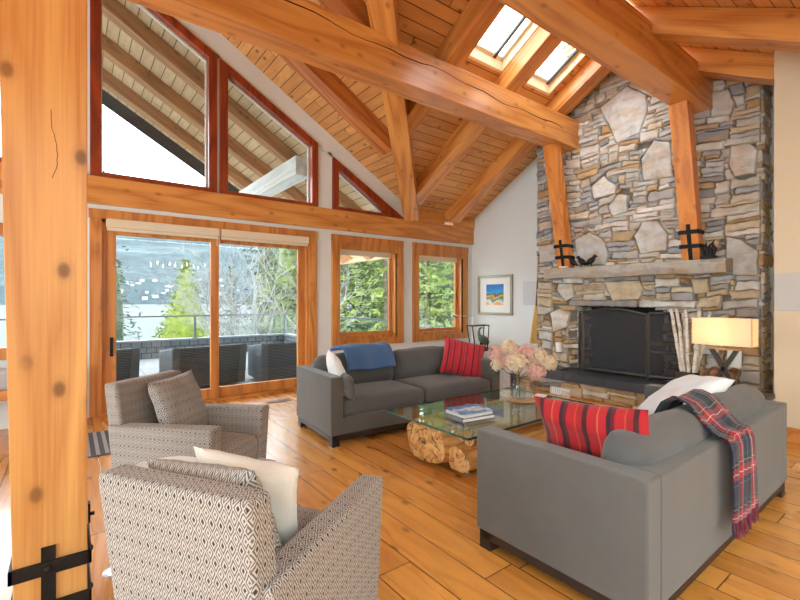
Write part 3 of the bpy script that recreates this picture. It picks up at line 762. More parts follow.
for x0, x1, y0, lab in [(.345, 1.64, .02, 'left'), (1.55, 2.935, .085, 'right')]:
    b = MB(); st = .105
    b.box(x0-ox, x0+st-ox, y0, y0+.06, .035, 2.30); b.box(x1-st-ox, x1-ox, y0, y0+.06, .035, 2.30)
    b.box(x0+st-ox, x1-st-ox, y0, y0+.06, 2.17, 2.30); b.box(x0+st-ox, x1-st-ox, y0, y0+.06, .035, .17)
    p = b.build('door_panel', m_trimz, d, bevel=.003)
    pane('door_pane', x0+st-ox, x1-st-ox, .17, 2.17, y0+.03, p)
    if lab == 'left':
        b = MB(); b.box(.385-ox, .42-ox, y0-.012, y0, .70, .93); b.tube([(.40-ox, y0-.01, .73), (.40-ox, y0-.05, .75), (.40-ox, y0-.055, .815), (.40-ox, y0-.05, .88), (.40-ox, y0-.01, .90)], .011)
        b.build('door_handle', m_black, p)
        b = MB(); b.box(1.585-ox, 1.64-ox, y0+.06, y0+.075, .04, 2.3); b.build('weather_strip', m_black, p)
for i, (x0, x1) in enumerate([(3.36, 4.80), (5.03, 6.45)]):
    xc = (x0+x1)/2; t = thing('window_%d' % (i+1), ['fir-framed picture window beside the sliding door', 'fir-framed picture window in the far corner'][i], 'window', (xc, YW, .607)); t['kind'] = 'structure'
    h = x1-x0
    b = MB(); win_frame(b, -h/2+.02, h/2-.02, .004, 1.72, -.035, .02, .115); b.box(-h/2-.005, h/2+.005, -.045, .02, 1.72, 1.835); b.box(-h/2, -h/2+.135, -.04, .02, 0, 1.72); b.box(h/2-.135, h/2, -.04, .02, 0, 1.72); b.build('window_casing', m_trimz, t, bevel=.004)
    b = MB(); win_frame(b, -h/2+.13, h/2-.13, .10, 1.735, .0, .19, .03, .07); b.build('window_jamb', m_red if False else m_trimz, t)
    b = MB(); win_frame(b, -h/2+.16, h/2-.16, .17, 1.70, .10, .15, .06); sash = b.build('window_sash', m_trimz, t, bevel=.003)
    pane('window_pane', -h/2+.215, h/2-.215, .225, 1.645, .125, t)
    rb = thing('roller_blind', ['cream roller blind rolled up in the window beside the sliding door', 'cream roller blind rolled up in the far corner window'][i], 'blind', (xc, YW+.055, .607+1.63))
    b = MB(); b.tube([(-h/2+.17, 0, .03), (h/2-.17, 0, .03)], .052, 16); b.build('roll', m_blind, rb, smooth=40)
    b = MB(); b.box(-h/2+.18, h/2-.18, .03, .036, -.09, .03); b.box(-h/2+.18, h/2-.18, .026, .042, -.105, -.088); b.build('fabric_end', m_blind, rb)
for x0, x1, lab in [(.345, 1.62, 'left cream roller blind cassette above the sliding door'), (1.64, 2.93, 'right cream roller blind cassette above the sliding door')]:
    rb = thing('roller_blind', lab, 'blind', ((x0+x1)/2, YW-.055, 2.26)); h = (x1-x0)/2
    b = MB(); b.box(-h, h, -.05, .03, -.02, .085); b.build('cassette', m_blind, rb, bevel=.015, smooth=40)
    b = MB(); b.box(-h+.01, h-.01, -.01, .01, -.055, -.02); b.build('bottom_bar', m_blind, rb)
    if x0 < 1:
        b = MB(); b.tube([(h-.03, -.02, -.02), (h-.03, -.022, -.14), (h-.015, -.02, -.16), (h, -.02, -.14), (h, -.02, -.02)], .004, 6); b.build('bead_cord', m_blind, rb)
# raked clerestory windows
def raked(n, x0, x1, label, tri=False, mirror=False):
    t = thing('window_%d' % n, label, 'window', (x0, YW, 2.838)); t['kind'] = 'structure'
    S = (lambda x: zt(2*XR-x)) if mirror else zt
    w = .105; k = math.hypot(1, .578)
    zb = 0
    o = [(x0, zb), (x1, zb), (x1, S(x1)-2.838), (x0, S(x0)-2.838)]
    if tri:
        xi0 = x0+w; xi1 = 4.75-(.06+w*k)/.578; i_ = [(xi0, .055), (xi1, .055), (xi0, S(xi0)-2.838-w*k)]
        o = [(x0, zb), (4.835, zb), (x0, S(x0)-2.838)]
    else: i_ = [(x0+w, .05), (x1-w, .05), (x1-w, S(x1-w)-2.838-w*k), (x0+w, S(x0+w)-2.838-w*k)]
    b = MB(); n_ = len(o)
    for a, dd in ((-.045, .16),):
        for q in range(n_):
            p = [o[q], o[(q+1) % n_], i_[(q+1) % n_], i_[q]]
            b.prism([(x-x0, a, z) for x, z in p], (0, dd, 0))
    b.build('window_frame', m_red, t, bevel=.004)
    b = MB(); cxm = sum(x for x, z in i_)/n_; czm = sum(z for x, z in i_)/n_
    ii = [(x+(cxm-x)*.03, z+(czm-z)*.03) for x, z in i_]
    for q in range(n_):
        p = [i_[q], i_[(q+1) % n_], ii[(q+1) % n_], ii[q]]
        b.prism([(x-x0, .06, z) for x, z in p], (0, .05, 0))
    b.build('window_bead', m_chrome if False else plain('pale_window_bead', sr(206, 200, 190), .6), t)
    b = MB(); b.prism([(x-x0, .085, z) for x, z in i_], (0, .006, 0)); b.build('window_pane', m_glass, t)
raked(3, .19, 1.60, 'large raked clerestory window above the left door panel')
raked(4, 1.64, 3.11, 'raked clerestory window above the right door panel')
raked(5, 3.374, 4.75, 'small triangular clerestory window under the roof slope', tri=True)
raked(6, -1.60, -.10, 'raked clerestory window behind the large post', mirror=True)
t = thing('window_7', 'fir-framed window at the left edge behind the large post', 'window', (-1.16, YW, .74)); t['kind'] = 'structure'
b = MB(); win_frame(b, -1.14, 1.14, 0, 1.46, -.035, .16, .13); b.build('window_frame', m_trimz, t, bevel=.004)
pane('window_pane', -1.01, 1.01, .13, 1.33, .08, t)
# skylights
for i, (x0, x1) in enumerate(SKY2):
    for side in (0, 1):
        zf = z2 if side == 0 else z3
        ya, yb = (ys1, ys0) if side == 0 else (2*YR-ys1, 2*YR-ys0)
        t = thing('window_%d' % (8+i*2+side), ['left skylight on the window side of the ridge', 'left skylight on the right side of the ridge', 'skylight nearest the chimney on the window side of the ridge', 'skylight nearest the chimney on the right side of the ridge'][i*2+side], 'skylight', (x0, ya, zf(ya))); t['kind'] = 'structure'
        H = .12
        def pt(x, y, h): return (x-x0, y-ya, zf(y)+h-zf(ya))
        b = MB()
        for pa, pb in [((x0, ya), (x1, ya)), ((x1, ya), (x1, yb)), ((x1, yb), (x0, yb)), ((x0, yb), (x0, ya))]:
            cx, cy = (x0+x1)/2, (ya+yb)/2
            def out(p): return (p[0]+(.03 if p[0] > cx else -.03), p[1]+(.03 if p[1] > cy else -.03))
            qa, qb = out(pa), out(pb)
            b.hexa([pt(*pa, -.01), pt(*pb, -.01), pt(*qb, -.01), pt(*qa, -.01)], [pt(*pa, H), pt(*pb, H), pt(*qb, H), pt(*qa, H)])
        b.build('skylight_curb', plain('pale_pine_curb', sr(236, 214, 176), .5, noise=.05) if 'pale_pine_curb' not in bpy.data.materials else bpy.data.materials['pale_pine_curb'], t)
        b = MB()
        for u0, u1, v0, v1 in [(0, .05, 0, 1), (.95, 1, 0, 1), (0, 1, 0, .05), (0, 1, .95, 1)]:
            xs = [x0+(x1-x0)*u for u in (u0, u1)]; yy = [ya+(yb-ya)*v for v in (v0, v1)]
            b.hexa([pt(xs[0], yy[0], H), pt(xs[1], yy[0], H), pt(xs[1], yy[1], H), pt(xs[0], yy[1], H)], [pt(xs[0], yy[0], H+.03), pt(xs[1], yy[0], H+.03), pt(xs[1], yy[1], H+.03), pt(xs[0], yy[1], H+.03)])
        b.build('skylight_frame', plain('skylight_frame_grey', sr(226, 224, 218), .4) if 'skylight_frame_grey' not in bpy.data.materials else bpy.data.materials['skylight_frame_grey'], t)
        b = MB(); xm = x0+(x1-x0)*(.80 if i == 0 else .93)
        b.hexa([pt(xm-.02, ya, H-.015), pt(xm+.02, ya, H-.015), pt(xm+.02, yb, H-.015), pt(xm-.02, yb, H-.015)], [pt(xm-.02, ya, H+.02), pt(xm+.02, ya, H+.02), pt(xm+.02, yb, H+.02), pt(xm-.02, yb, H+.02)])
        b.build('glazing_bar', plain('dark_grey_metal', sr(70, 72, 74), .4) if 'dark_grey_metal' not in bpy.data.materials else bpy.data.materials['dark_grey_metal'], t)
        b = MB(); b.add([pt(x0, ya, H+.01), pt(x1, ya, H+.01), pt(x1, yb, H+.01), pt(x0, yb, H+.01)], [(0, 1, 2, 3)]); b.build('skylight_pane', m_skyglass, t)
# unseen glazing: rooflight added for fill daylight, then the left window wall
b = MB(); b.box(-2.6, 2.6, -3.8, -1.6, zr+.02, zr+.03); o = b.build('window_14', m_skyglass); o['kind'] = 'structure'
for nm, pts, vec in [('window_13', [(-5.3, -3.6, .15), (-5.3, 5.6, .15), (-5.3, 5.6, 2.75), (-5.3, -3.6, 2.75)], (.006, 0, 0))]:
    b = MB(); b.prism(pts, vec); o = b.build(nm, m_glass); o['kind'] = 'structure'
# ------------------------------------------------------------------ sofas
def sofa(label, loc, rz):
    t = thing('sofa', label, 'sofa', (*loc, 0), rz, 'pair of facing grey sofas')
    L, D, HA, a = 2.22, .91, .655, .125
    for s in (-1, 1):
        b = MB(); x0, x1 = (-L/2, -L/2+a) if s < 0 else (L/2-a, L/2)
        b.box(x0, x1, -D/2, D/2-.002, .108, HA); b.build('arm', m_sofa, t, bevel=.014, seg=3, smooth=40)
    b = MB(); b.box(-L/2+a-.004, L/2-a+.004, D/2-.15, D/2, .108, HA-.001); b.build('back', m_sofa, t, bevel=.014, seg=3, smooth=40)
    b = MB(); b.box(-L/2+a, L/2-a, -D/2+.012, D/2-.15, .108, .27); b.build('seat_base', m_sofa, t, bevel=.008, smooth=40)
    b = MB(); b.box(-L/2+.015, L/2-.015, -D/2+.012, D/2-.012, .056, .107); b.build('plinth', m_dark, t, bevel=.003)
    for sx in (-1, 1):
        for sy in (-1, 1):
            b = MB(); b.box(sx*(L/2-.055)-.04, sx*(L/2-.055)+.04, sy*(D/2-.05)-.038, sy*(D/2-.05)+.038, .0, .1); b.build('leg', m_dark, t, bevel=.003)
    cw = (L-2*a-.01)/2
    for s in (-1, 1):
        b = MB(); b.soft_box(cw-.008, .70, .165, .055, .022, M=Matrix.Translation((s*(cw/2+.002), -D/2+.35+.008, .268)))
        b.build('seat_cushion', m_cush, t, smooth=60)
        M = Matrix.Translation((s*(cw/2+.002), D/2-.235, .42)) @ Matrix.Rotation(R(-12), 4, 'X') @ Matrix.Rotation(R(90), 4, 'X') @ Matrix.Translation((0, .175, -.09))
        b = MB(); b.soft_box(cw-.012, .37, .19, .08, .035, M=M, wr=.012)
        b.build('back_cushion', m_cush, t, smooth=60)
    return t
sofa('grey sofa facing the camera below the windows, with blue throw and striped red pillow', (3.072, 4.006), -3.5)
sofa('grey sofa in the right foreground seen from behind, with tartan throw over its back', (2.935, 1.255), 180.6)

def pillow(label, mat, w, h, th, c, normal, roll=0, name='throw_pillow', group=None, seed=0, n=18, rib=0, up=(0, 0, 1), cat='pillow'):
    c = Vector(c); M = frame_mat((0, 0, 0), normal, up, roll)
    b = MB(); b.pillow(w, h, th, n=n, M=M, seed=seed, rib=rib)
    o = b.build(name, mat, smooth=70); o.location = c; return tag(o, label, cat, group)
m_redstripe = stripes('red_striped_wool', [(0, sr(196, 40, 50)), (.30, sr(70, 22, 40)), (.40, sr(196, 40, 50)), (.52, sr(170, 34, 44)), (.62, sr(204, 46, 54)), (.74, sr(110, 28, 58)), (.84, sr(190, 38, 48))], 6.2, 0)
m_redplaid = stripes('red_tartan_wool', [(0, sr(180, 22, 32)), (.14, sr(70, 14, 22)), (.24, sr(160, 22, 30)), (.36, sr(190, 60, 40)), (.40, sr(176, 22, 30)), (.58, sr(96, 16, 30)), (.66, sr(56, 16, 30)), (.74, sr(184, 26, 34)), (.90, sr(200, 96, 60)), (.93, sr(176, 22, 30))], 4.2, 0)
pillow('red pillow with dark stripes on the right end of the window-side sofa', m_redstripe, .54, .48, .17, (3.90, 3.86, .655), (-.42, -.82, .42), -15, seed=1)
pillow('white square pillow leaning on the left arm of the window-side sofa', m_white, .44, .44, .15, (2.17, 3.93, .63), (.88, -.35, .30), 4, seed=2)
pillow('small grey bolster pillow tucked against the left arm of the window-side sofa', m_cush, .40, .24, .13, (2.15, 3.72, .555), (.95, -.25, .2), 0, seed=3)
pillow('red and maroon plaid pillow on the foreground sofa beside its near arm', m_redplaid, .58, .44, .17, (2.13, 1.18, .665), (.93, .10, .34), -3, seed=4)
pillow('white cable-knit pillow on the foreground sofa under the lamp', m_knit, .53, .50, .16, (3.40, 1.25, .70), (-.34, .46, .82), 12, seed=5, n=30, rib=.006)
# tartan throw draped over the foreground sofa
m_tartan = plaid('navy_tartan_wool', sr(28, 40, 70), [(0, sr(16, 26, 58)), (.22, sr(30, 70, 60)), (.30, sr(14, 24, 58)), (.40, sr(190, 180, 110)), (.42, sr(14, 24, 58)), (.5, sr(184, 22, 30)), (.62, sr(225, 225, 220)), (.645, sr(180, 34, 40)), (.76, sr(14, 24, 58)), (.86, sr(60, 110, 150)), (.89, sr(22, 30, 56))], 4.6)
path = [(1.42, .475), (1.30, .52), (1.17, .62), (1.09, .775), (1.02, .825), (.94, .80), (.87, .73), (.815, .682), (.775, .672), (.755, .64), (.75, .55), (.747, .45), (.745, .35), (.745, .27)]
def path_at(u):
    q = u*(len(path)-1); i = min(len(path)-2, int(q)); f = q-i
    return path[i][0]*(1-f)+path[i+1][0]*f, path[i][1]*(1-f)+path[i+1][1]*f
def throw_pt(u, v):
    y, z = path_at(u); fan = .04*(u-.5); sh = .14*max(0, .6-u)
    x = 2.62+sh+(v)*(.43-.08*u)+fan*(v-.5)
    x += .01*math.sin(u*9+v*4)
    wv = .012*math.sin(v*17+u*3)*min(1, abs(u-.0)*3)
    return (x, y-(.012+abs(wv) if u > .6 else 0), z+(.014+wv*.6 if u <= .66 else 0)+.006*math.sin(v*6+u*8))
t = thing('tartan_throw', 'navy and red tartan throw with fringe hanging over the foreground sofa back', 'blanket', (2.82, .78, .66))
b = MB(); o3 = Vector((2.82, .78, .66))
b.grid(lambda u, v: Vector(throw_pt(u, v))-o3, 60, 22, uvf=lambda u, v: (v*.43, u*1.25)); b.build('cloth', m_tartan, t, smooth=80, solid=.006)
b = MB(); rng = random.Random(2)
for i in range(70):
    v = i/69; p = Vector(throw_pt(1, v))-o3; q = p+Vector((rng.uniform(-.008, .008), rng.uniform(-.012, .004), -rng.uniform(.06, .09))); b.tube([p, (p+q)/2+Vector((rng.uniform(-.004, .004), 0, 0)), q], .0022, 4)
b.build('fringe', m_tartan, t)
# blue throw folded over the window-side sofa back
S1 = Matrix.Translation((3.072, 4.006, 0)) @ Matrix.Rotation(R(-3.5), 4, 'Z')
bp = [(.055, .60), (.08, .67), (.12, .77), (.16, .842), (.22, .855), (.30, .845), (.36, .80)]
def blue_pt(u, v):
    q = u*(len(bp)-1); i = min(len(bp)-2, int(q)); f = q-i
    y, z = bp[i][0]*(1-f)+bp[i+1][0]*f, bp[i][1]*(1-f)+bp[i+1][1]*f
    x = -.74+v*.60+.02*math.sin(u*5)+(.05*(1-u))
    return S1 @ Vector((x, y-.030+.008*math.sin(v*13+u*2), z+.016+.008*math.sin(v*9+u*6)))
b = MB(); b.grid(blue_pt, 26, 34, uvf=lambda u, v: (v*.74, u*.5)); o = b.build('folded_throw', m_blue, smooth=80, solid=.03)
tag(o, 'blue wool throw folded over the back of the window-side sofa', 'blanket')

# ------------------------------------------------------------------ patterned armchairs
def armchair(label, loc, rz):
    t = thing('armchair', label, 'armchair', (*loc, 0), rz, 'pair of patterned armchairs')
    Wd, D = .70, .80
    b = MB()   # back, leaning outwards
    w0, w1 = .285, .295
    b.hexa([(-w0, .20, .05), (w0, .20, .05), (w0, .33, .05), (-w0, .33, .05)], [(-w1, .325, .845), (w1, .325, .845), (w1, .425, .845), (-w1, .425, .845)])
    b.build('backrest', m_ikat, t, bevel=.025, seg=3, smooth=50)
    for s in (-1, 1):
        b = MB(); xo, xi = s*.318, s*.21
        lo, hi = min(xo, xi), max(xo, xi)
        o_ = .012*s
        b.hexa([(lo-0, -.37, .05), (hi, -.37, .05), (hi, .30, .05), (lo, .30, .05)], [(lo+o_, -.40, .615), (hi+o_, -.40, .615), (hi+o_*.3, .365, .585), (lo+o_*.3, .365, .585)])
        b.build('arm', m_ikat, t, bevel=.02, seg=3, smooth=50)
    b = MB(); b.box(-.215, .215, -.36, .24, .05, .26); b.build('seat_base', m_ikat, t, bevel=.012, smooth=50)
    b = MB(); b.soft_box(.425, .62, .17, .045, .02, M=Matrix.Translation((0, -.075, .262))); b.build('seat_cushion', m_ikat, t, smooth=60)
    b = MB(); b.lathe([(.23, 0), (.24, .02), (.24, .045), (.2, .052)], 28); b.build('swivel_base', m_dark, t, smooth=40)
    return t
armchair('patterned armchair by the sliding door, angled toward the sofas', (.665, 3.235), 39.3)
armchair('patterned armchair in the near foreground seen from behind', (.578, 1.628), 122)
pillow('patterned pillow matching the armchair by the sliding door', m_ikat, .44, .44, .15, (.62, 3.36, .645), (.60, -.72, .34), 3, seed=6)
pillow('patterned back pillow of the near foreground armchair', m_ikat, .46, .44, .17, (.392, 1.525, .655), (.80, .49, .34), -3, seed=7)
pillow('plain cream pillow on the near foreground armchair', m_cream, .40, .40, .14, (.520, 1.60, .65), (.70, .60, .34), 8, seed=8)
t = thing('round_side_table', 'small white round side table between the two patterned armchairs, mostly hidden', 'table', (.36, 2.36, 0))
b = MB(); b.lathe([(0, .545), (.17, .545), (.175, .555), (.175, .565), (.17, .57), (0, .57)], 36, cap=False); b.build('table_top', m_white, t, smooth=40)
b = MB(); b.lathe([(.14, 0), (.14, .012), (.022, .02), (.022, .545)], 20); b.build('pedestal', m_white, t, smooth=40)

# ------------------------------------------------------------------ coffee table
m_tglass = glass('table_glass', (.86, .95, .88), 1.5)
m_edge = plain('green_glass_edge', (.02, .07, .055), .1)
m_log = wood('log_wood', sr(214, 158, 92), sr(160, 98, 46), axis=0, rough=.55, knots=.8)
def burl():
    t = NT('burl_end_grain'); tc = t.n('TexCoord')
    n = t.n('TexNoise', {'Vector': tc.outputs['Object'], 'Scale': 6., 'Detail': 6., 'Distortion': 1.6})
    g = t.math('PINGPONG', t.math('MULTIPLY', n.outputs[0], 9.).outputs[0], 1.)
    c = t.ramp(g.outputs[0], [(.2, sr(222, 176, 112)), (.7, sr(196, 140, 78))])
    n2 = t.n('TexNoise', {'Vector': tc.outputs['Object'], 'Scale': 3.2, 'Detail': 3., 'Distortion': 1.6})
    d = t.math('ABSOLUTE', t.math('SUBTRACT', n2.outputs[0], .5).outputs[0])
    k = t.ramp(d.outputs[0], [(.004, .9), (.016, 0.)])
    c2 = t.mix(k.outputs[0], c.outputs[0], sr(66, 40, 24)); t.bsdf(c2, .6, bump=n.outputs[0], bstr=.4); return t.m
m_burl = burl()
tb = thing('coffee_table', 'glass-topped coffee table on rough log sections between the sofas', 'table', (3.035, 2.625, 0))
b = MB(); b.box(-.83, .83, -.49, .49, .402, .420); b.build('glass_top', [m_tglass], tb)
b = MB()
for x0, x1, y0, y1 in [(-.832, .832, -.492, -.49), (-.832, .832, .49, .492), (-.832, -.83, -.49, .49), (.83, .832, -.49, .49)]: b.box(x0, x1, y0, y1, .4025, .4195)
b.build('polished_edge', m_edge, tb)
def log(cy, cz, ry, rz_, x0, x1, seed, lab):
    b = MB(); n = 40; L = 16
    def ringpt(i, k, sc=1.):
        q = 2*math.pi*k/n; x = x0+(x1-x0)*i/L
        r = 1+.22*mnoise.noise(Vector((math.cos(q)*1.5+seed*5, math.sin(q)*1.5, x*.9)))+.07*mnoise.noise(Vector((math.cos(q)*4+seed, math.sin(q)*4, x*2)))
        e = 1-.05*(1 if i in (0, L) else 0)
        return (x+(.012*mnoise.noise(Vector((q*2, seed, 1))) if i in (0, L) else 0), cy+ry*r*e*sc*math.cos(q), max(.035, min(.388, cz+rz_*r*e*sc*math.sin(q))))
    vs = [ringpt(i, k) for i in range(L+1) for k in range(n)]
    fs = [(i*n+k, (i+1)*n+k, (i+1)*n+(k+1) % n, i*n+(k+1) % n) for i in range(L) for k in range(n)]
    b.add(vs, fs, 0)
    for i, s in ((0, -1), (L, 1)):
        V = [ringpt(i, k) for k in range(n)]
        for sc in (.8, .55, .3): V += [(p[0]+s*(.01+.018*mnoise.noise(Vector((p[1]*9, p[2]*9, seed)))), p[1], p[2]) for p in [ringpt(i, k, sc) for k in range(n)]]
        F = [(r*n+k, r*n+(k+1) % n, (r+1)*n+(k+1) % n, (r+1)*n+k) for r in range(3) for k in range(n)]+[[3*n+k for k in range(n)]]
        b.add(V, F, 1)
    return b.build('log', [m_log, m_burl], tb, smooth=50)
log(.17, .205, .245, .20, -.66, .60, 1, '')
log(-.155, .125, .125, .10, -.60, .66, 2, '')
log(-.135, .295, .115, .095, -.50, .60, 3, '')
for x, y in [(-.50, -.17), (-.50, .30), (.5, -.17), (.5, .3)]:
    b = MB(); b.lathe([(.018, 0), (.018, .06)], 12, c=(x, y, 0)); b.build('foot', m_chrome, tb, smooth=40)
for x, y in [(-.57, -.16), (-.45, .28), (.5, -.1), (.5, .28)]:
    b = MB(); b.lathe([(.028, .36), (.028, .4015)], 16, c=(x, y, 0)); b.build('standoff', m_chrome, tb, smooth=40)
# books on the table
def book(label, c, rz, w, d, h, cover, extra=None):
    t = thing('book', label, 'book', c, rz, 'magazines and books stacked on the coffee table')
    b = MB(); b.box(-w/2, w/2, -d/2, d/2, h-.004, h); b.box(-w/2, w/2, -d/2, d/2, 0, .004); b.box(-w/2, -w/2+.004, -d/2, d/2, 0, h); b.build('cover', cover, t)
    b = MB(); b.box(-w/2+.003, w/2-.006, -d/2+.005, d/2-.005, .004, h-.004); b.build('pages', bpy.data.materials.get('paper_white') or plain('paper_white', sr(236, 234, 228), .8), t)
    return t
def cover_mat():
    t = NT('mountain_photo_cover'); tc = t.n('TexCoord'); n = t.n('TexNoise', {'Vector': tc.outputs['Object'], 'Scale': 11., 'Detail': 6.})
    sp = t.n('SeparateXYZ', {0: tc.outputs['Object']})
    f = t.math('ADD', n.outputs[0], t.math('MULTIPLY', sp.outputs[1], 2.4).outputs[0])
    c = t.ramp(f.outputs[0], [(.25, sr(60, 120, 170)), (.45, sr(225, 232, 238)), (.6, sr(120, 150, 180)), (.68, sr(50, 120, 190)), (.9, sr(40, 110, 185))]); t.bsdf(c.outputs[0], .3); return t.m
m_paper = plain('paper_white', sr(236, 234, 228), .8)
bx0, by0 = 2.62, 2.52
book('grey hardback at the bottom of the stack on the coffee table', (bx0, by0, .4205), -8, .33, .25, .030, plain('grey_book_cloth', sr(120, 122, 126), .6))
book('thin white book in the middle of the stack on the coffee table', (bx0+.005, by0+.005, .451), -4, .31, .235, .022, plain('white_book_cover', sr(222, 222, 220), .4))
book('magazine with blue mountain cover on top of the coffee table stack', (bx0+.01, by0+.01, .4735), -11, .30, .225, .012, cover_mat())
b = MB(); b.box(-.12, .12, -.09, .09, 0, .006); o = b.build('folded_leaflet', cover_mat() if False else plain('leaflet_colours', sr(96, 120, 120), .4, noise=.6, nscale=18)); o.location = (2.86, 2.70, .4205); o.rotation_euler = (0, 0, .6); tag(o, 'colourful flat leaflet lying beside the book stack on the coffee table', 'leaflet')
# vase, tray and dried hydrangeas
VX, VY = 3.44, 2.66
b = MB(); b.lathe([(.0, 0), (.14, 0), (.145, .006), (.14, .014), (0, .014)], 40, cap=False); o = b.build('round_tray', wood('tray_wood', sr(206, 160, 104), sr(160, 110, 60)), smooth=40); o.location = (VX+.02, VY-.02, .4203); tag(o, 'round thin wooden tray under the flower vase', 'tray')
b = MB(); b.box(-.10, .10, -.05, .05, 0, .012); o = b.build('paper_pad', m_paper, bevel=.002); o.location = (VX+.27, VY-.04, .4203); o.rotation_euler = (0, 0, .3); tag(o, 'small cream pad on the coffee table right of the vase', 'pad')
t = thing('glass_vase', 'clear glass bottle vase holding dried hydrangeas', 'vase', (VX, VY, .4343))
b = MB(); b.lathe([(.0, .0), (.062, .0), (.066, .012), (.066, .13), (.058, .155), (.040, .17), (.040, .195), (.046, .20), (.043, .2), (.036, .194), (.036, .172), (.054, .152), (.062, .128), (.062, .014), (0, .010)], 28, cap=False); b.build('body', glass('vase_glass', (.93, .96, .95), 1.5), t, smooth=40)
def petal_mat(nm, a, b_, c):
    return leafmat(nm, a, b_, c, 14.)
pm = [petal_mat('dried_petals_cream', sr(222, 190, 150), sr(246, 228, 198), sr(252, 242, 222)), petal_mat('dried_petals_pink', sr(218, 160, 146), sr(242, 204, 188), sr(250, 228, 212))]
m_stem = plain('dried_stem', sr(120, 98, 60), .8)
blooms = [(-.20, .17, .27, .075, 1, 'pink dried hydrangea bloom at the far left of the vase'), (-.19, .13, .165, .065, 0, 'cream dried hydrangea bloom drooping lowest on the left'), (-.08, .12, .33, .075, 0, 'cream dried hydrangea bloom at the top left of the bouquet'), (.0, .10, .27, .08, 1, 'pink dried hydrangea bloom at the upper middle of the bouquet'),
          (-.045, -.06, .215, .095, 0, 'largest cream dried hydrangea bloom facing the front'), (.07, -.02, .30, .075, 1, 'pink dried hydrangea bloom at the top right of the bouquet'), (.17, -.06, .265, .08, 0, 'cream dried hydrangea bloom on the upper right'), (.25, -.12, .21, .07, 0, 'cream dried hydrangea bloom at the far right'), (.12, -.14, .14, .078, 1, 'pinkish dried hydrangea bloom lowest on the right'), (-.12, .02, .21, .06, 1, 'small pink dried hydrangea bloom left of the largest one')]
def bloom_mesh(r, seed):
    rng = random.Random(seed); b = MB()
    b.ball((0, 0, 0), r*.62, 8, 6)
    for i in range(240):
        v = Vector((rng.gauss(0, 1), rng.gauss(0, 1), rng.gauss(0, 1))).normalized()
        if v.z < -.75: continue
        c = v*r*rng.uniform(.80, 1.04)*(1+.12*mnoise.noise(v*2.5+Vector((seed, 0, 0)))); a = v.orthogonal().normalized(); a.rotate(Matrix.Rotation(rng.uniform(0, 6.3), 3, v)); d = v.cross(a); s = r*rng.uniform(.11, .17)
        for k in range(4):
            q = k*math.pi/2; e = a*math.cos(q)+d*math.sin(q); f = -a*math.sin(q)+d*math.cos(q)
            b.add([c-v*s*.2, c+e*s*.7+f*s*.5+v*s*.25, c+e*s*1.15+v*s*.1, c+e*s*.7-f*s*.5+v*s*.25], [(0, 1, 2, 3)])
    return b
rtx, rty = .7977, -.6031      # the bouquet spreads across the line of sight
for i, (lat, dep, h, r, k, lab) in enumerate(blooms):
    lat *= .95; px = VX+.02+lat*rtx+dep*.6031; py = VY+lat*rty+dep*.7977; pz = .575+h*1.0
    t = thing('dried_hydrangea', lab, 'flower', (px, py, pz), 0, 'dried hydrangeas in the glass vase')
    bloom_mesh(r*1.12, i+1).build('bloom', pm[k], t)
    b = MB(); e = Vector((VX-px+.02*math.cos(i*2.1), VY-py+.02*math.sin(i*2.1), .455-pz)); mid = Vector((VX-px, VY-py, .628-pz))*1.0+Vector((.012*math.cos(i*1.7), .012*math.sin(i*1.7), 0))
    b.tube([(0, 0, 0), mid*.5+Vector((0, 0, -.02)), mid, e], .0035, 5); b.build('stem', m_stem, t)

# ------------------------------------------------------------------ fireplace screen, hearth objects
m_meshm = NT('fire_screen_mesh')
_tr = m_meshm.n('BsdfTransparent'); _df = m_meshm.n('BsdfPrincipled', {'Base Color': (.025, .025, .027, 1), 'Roughness': .6}); _mx = m_meshm.n('MixShader', {0: .72, 1: _tr, 2: _df}); m_meshm.t.links.new(_mx.outputs[0], m_meshm.out.inputs[0]); m_meshm = m_meshm.m
m_iron = plain('pewter_iron', sr(88, 84, 78), .5, .7, noise=.3, nscale=30)
t = thing('fireplace_screen', 'three-panel iron fireplace screen with an arched centre on the hearth', 'fireplace screen', (6.06, 3.07, .33))
def fr_panel(p0, p1, h0, h1, arch, nm):
    p0 = Vector(p0); p1 = Vector(p1); d = p1-p0; L = d.length; ux = d.normalized(); nrm = Vector((-ux.y, ux.x, 0))
    def pt(s, z): return p0+ux*s+Vector((0, 0, z))
    n = 14; top = [pt(L*i/n, h0+(h1-h0)*i/n+arch*math.sin(math.pi*i/n)) for i in range(n+1)]
    b = MB(); w = .02
    b.tube([pt(0, .0), pt(0, h0)], w, 4); b.tube([pt(L, 0), pt(L, h1)], w, 4); b.tube([pt(0, .045), pt(L, .045)], w, 4); b.tube(top, w, 4)
    for i in range(1, 9): b.ball(tuple(pt(0, h0*i/9)-nrm*.02), .007, 6, 4); b.ball(tuple(pt(L, h1*i/9)-nrm*.02), .007, 6, 4); b.ball(tuple(pt(L*i/9, .045)-nrm*.02), .007, 6, 4)
    ps = b.build(nm, m_iron, t)
    b = MB(); b.add([pt(0, .04)]+[pt(L, .04)]+top[::-1], [list(range(n+3))]); b.build('mesh_screen', m_meshm, ps)
fr_panel((0, .45, 0), (0, -.44, 0), .865, .85, .06, 'centre_panel')
fr_panel((.15, .60, 0), (0, .465, 0), .865, .865, .0, 'side_panel')
fr_panel((0, -.465, 0), (.10, -.79, 0), .87, .88, .0, 'side_panel')
b = MB(); b.tube([(.05, -.60, .88), (.05, -.60, .91), (.05, -.66, .92), (.05, -.66, .89)], .008, 6); b.build('handle', m_black, t)
t = thing('candle_holder', 'clear glass candle holder with white pillar candle on the hearth', 'candle', (5.92, 3.83, .343))
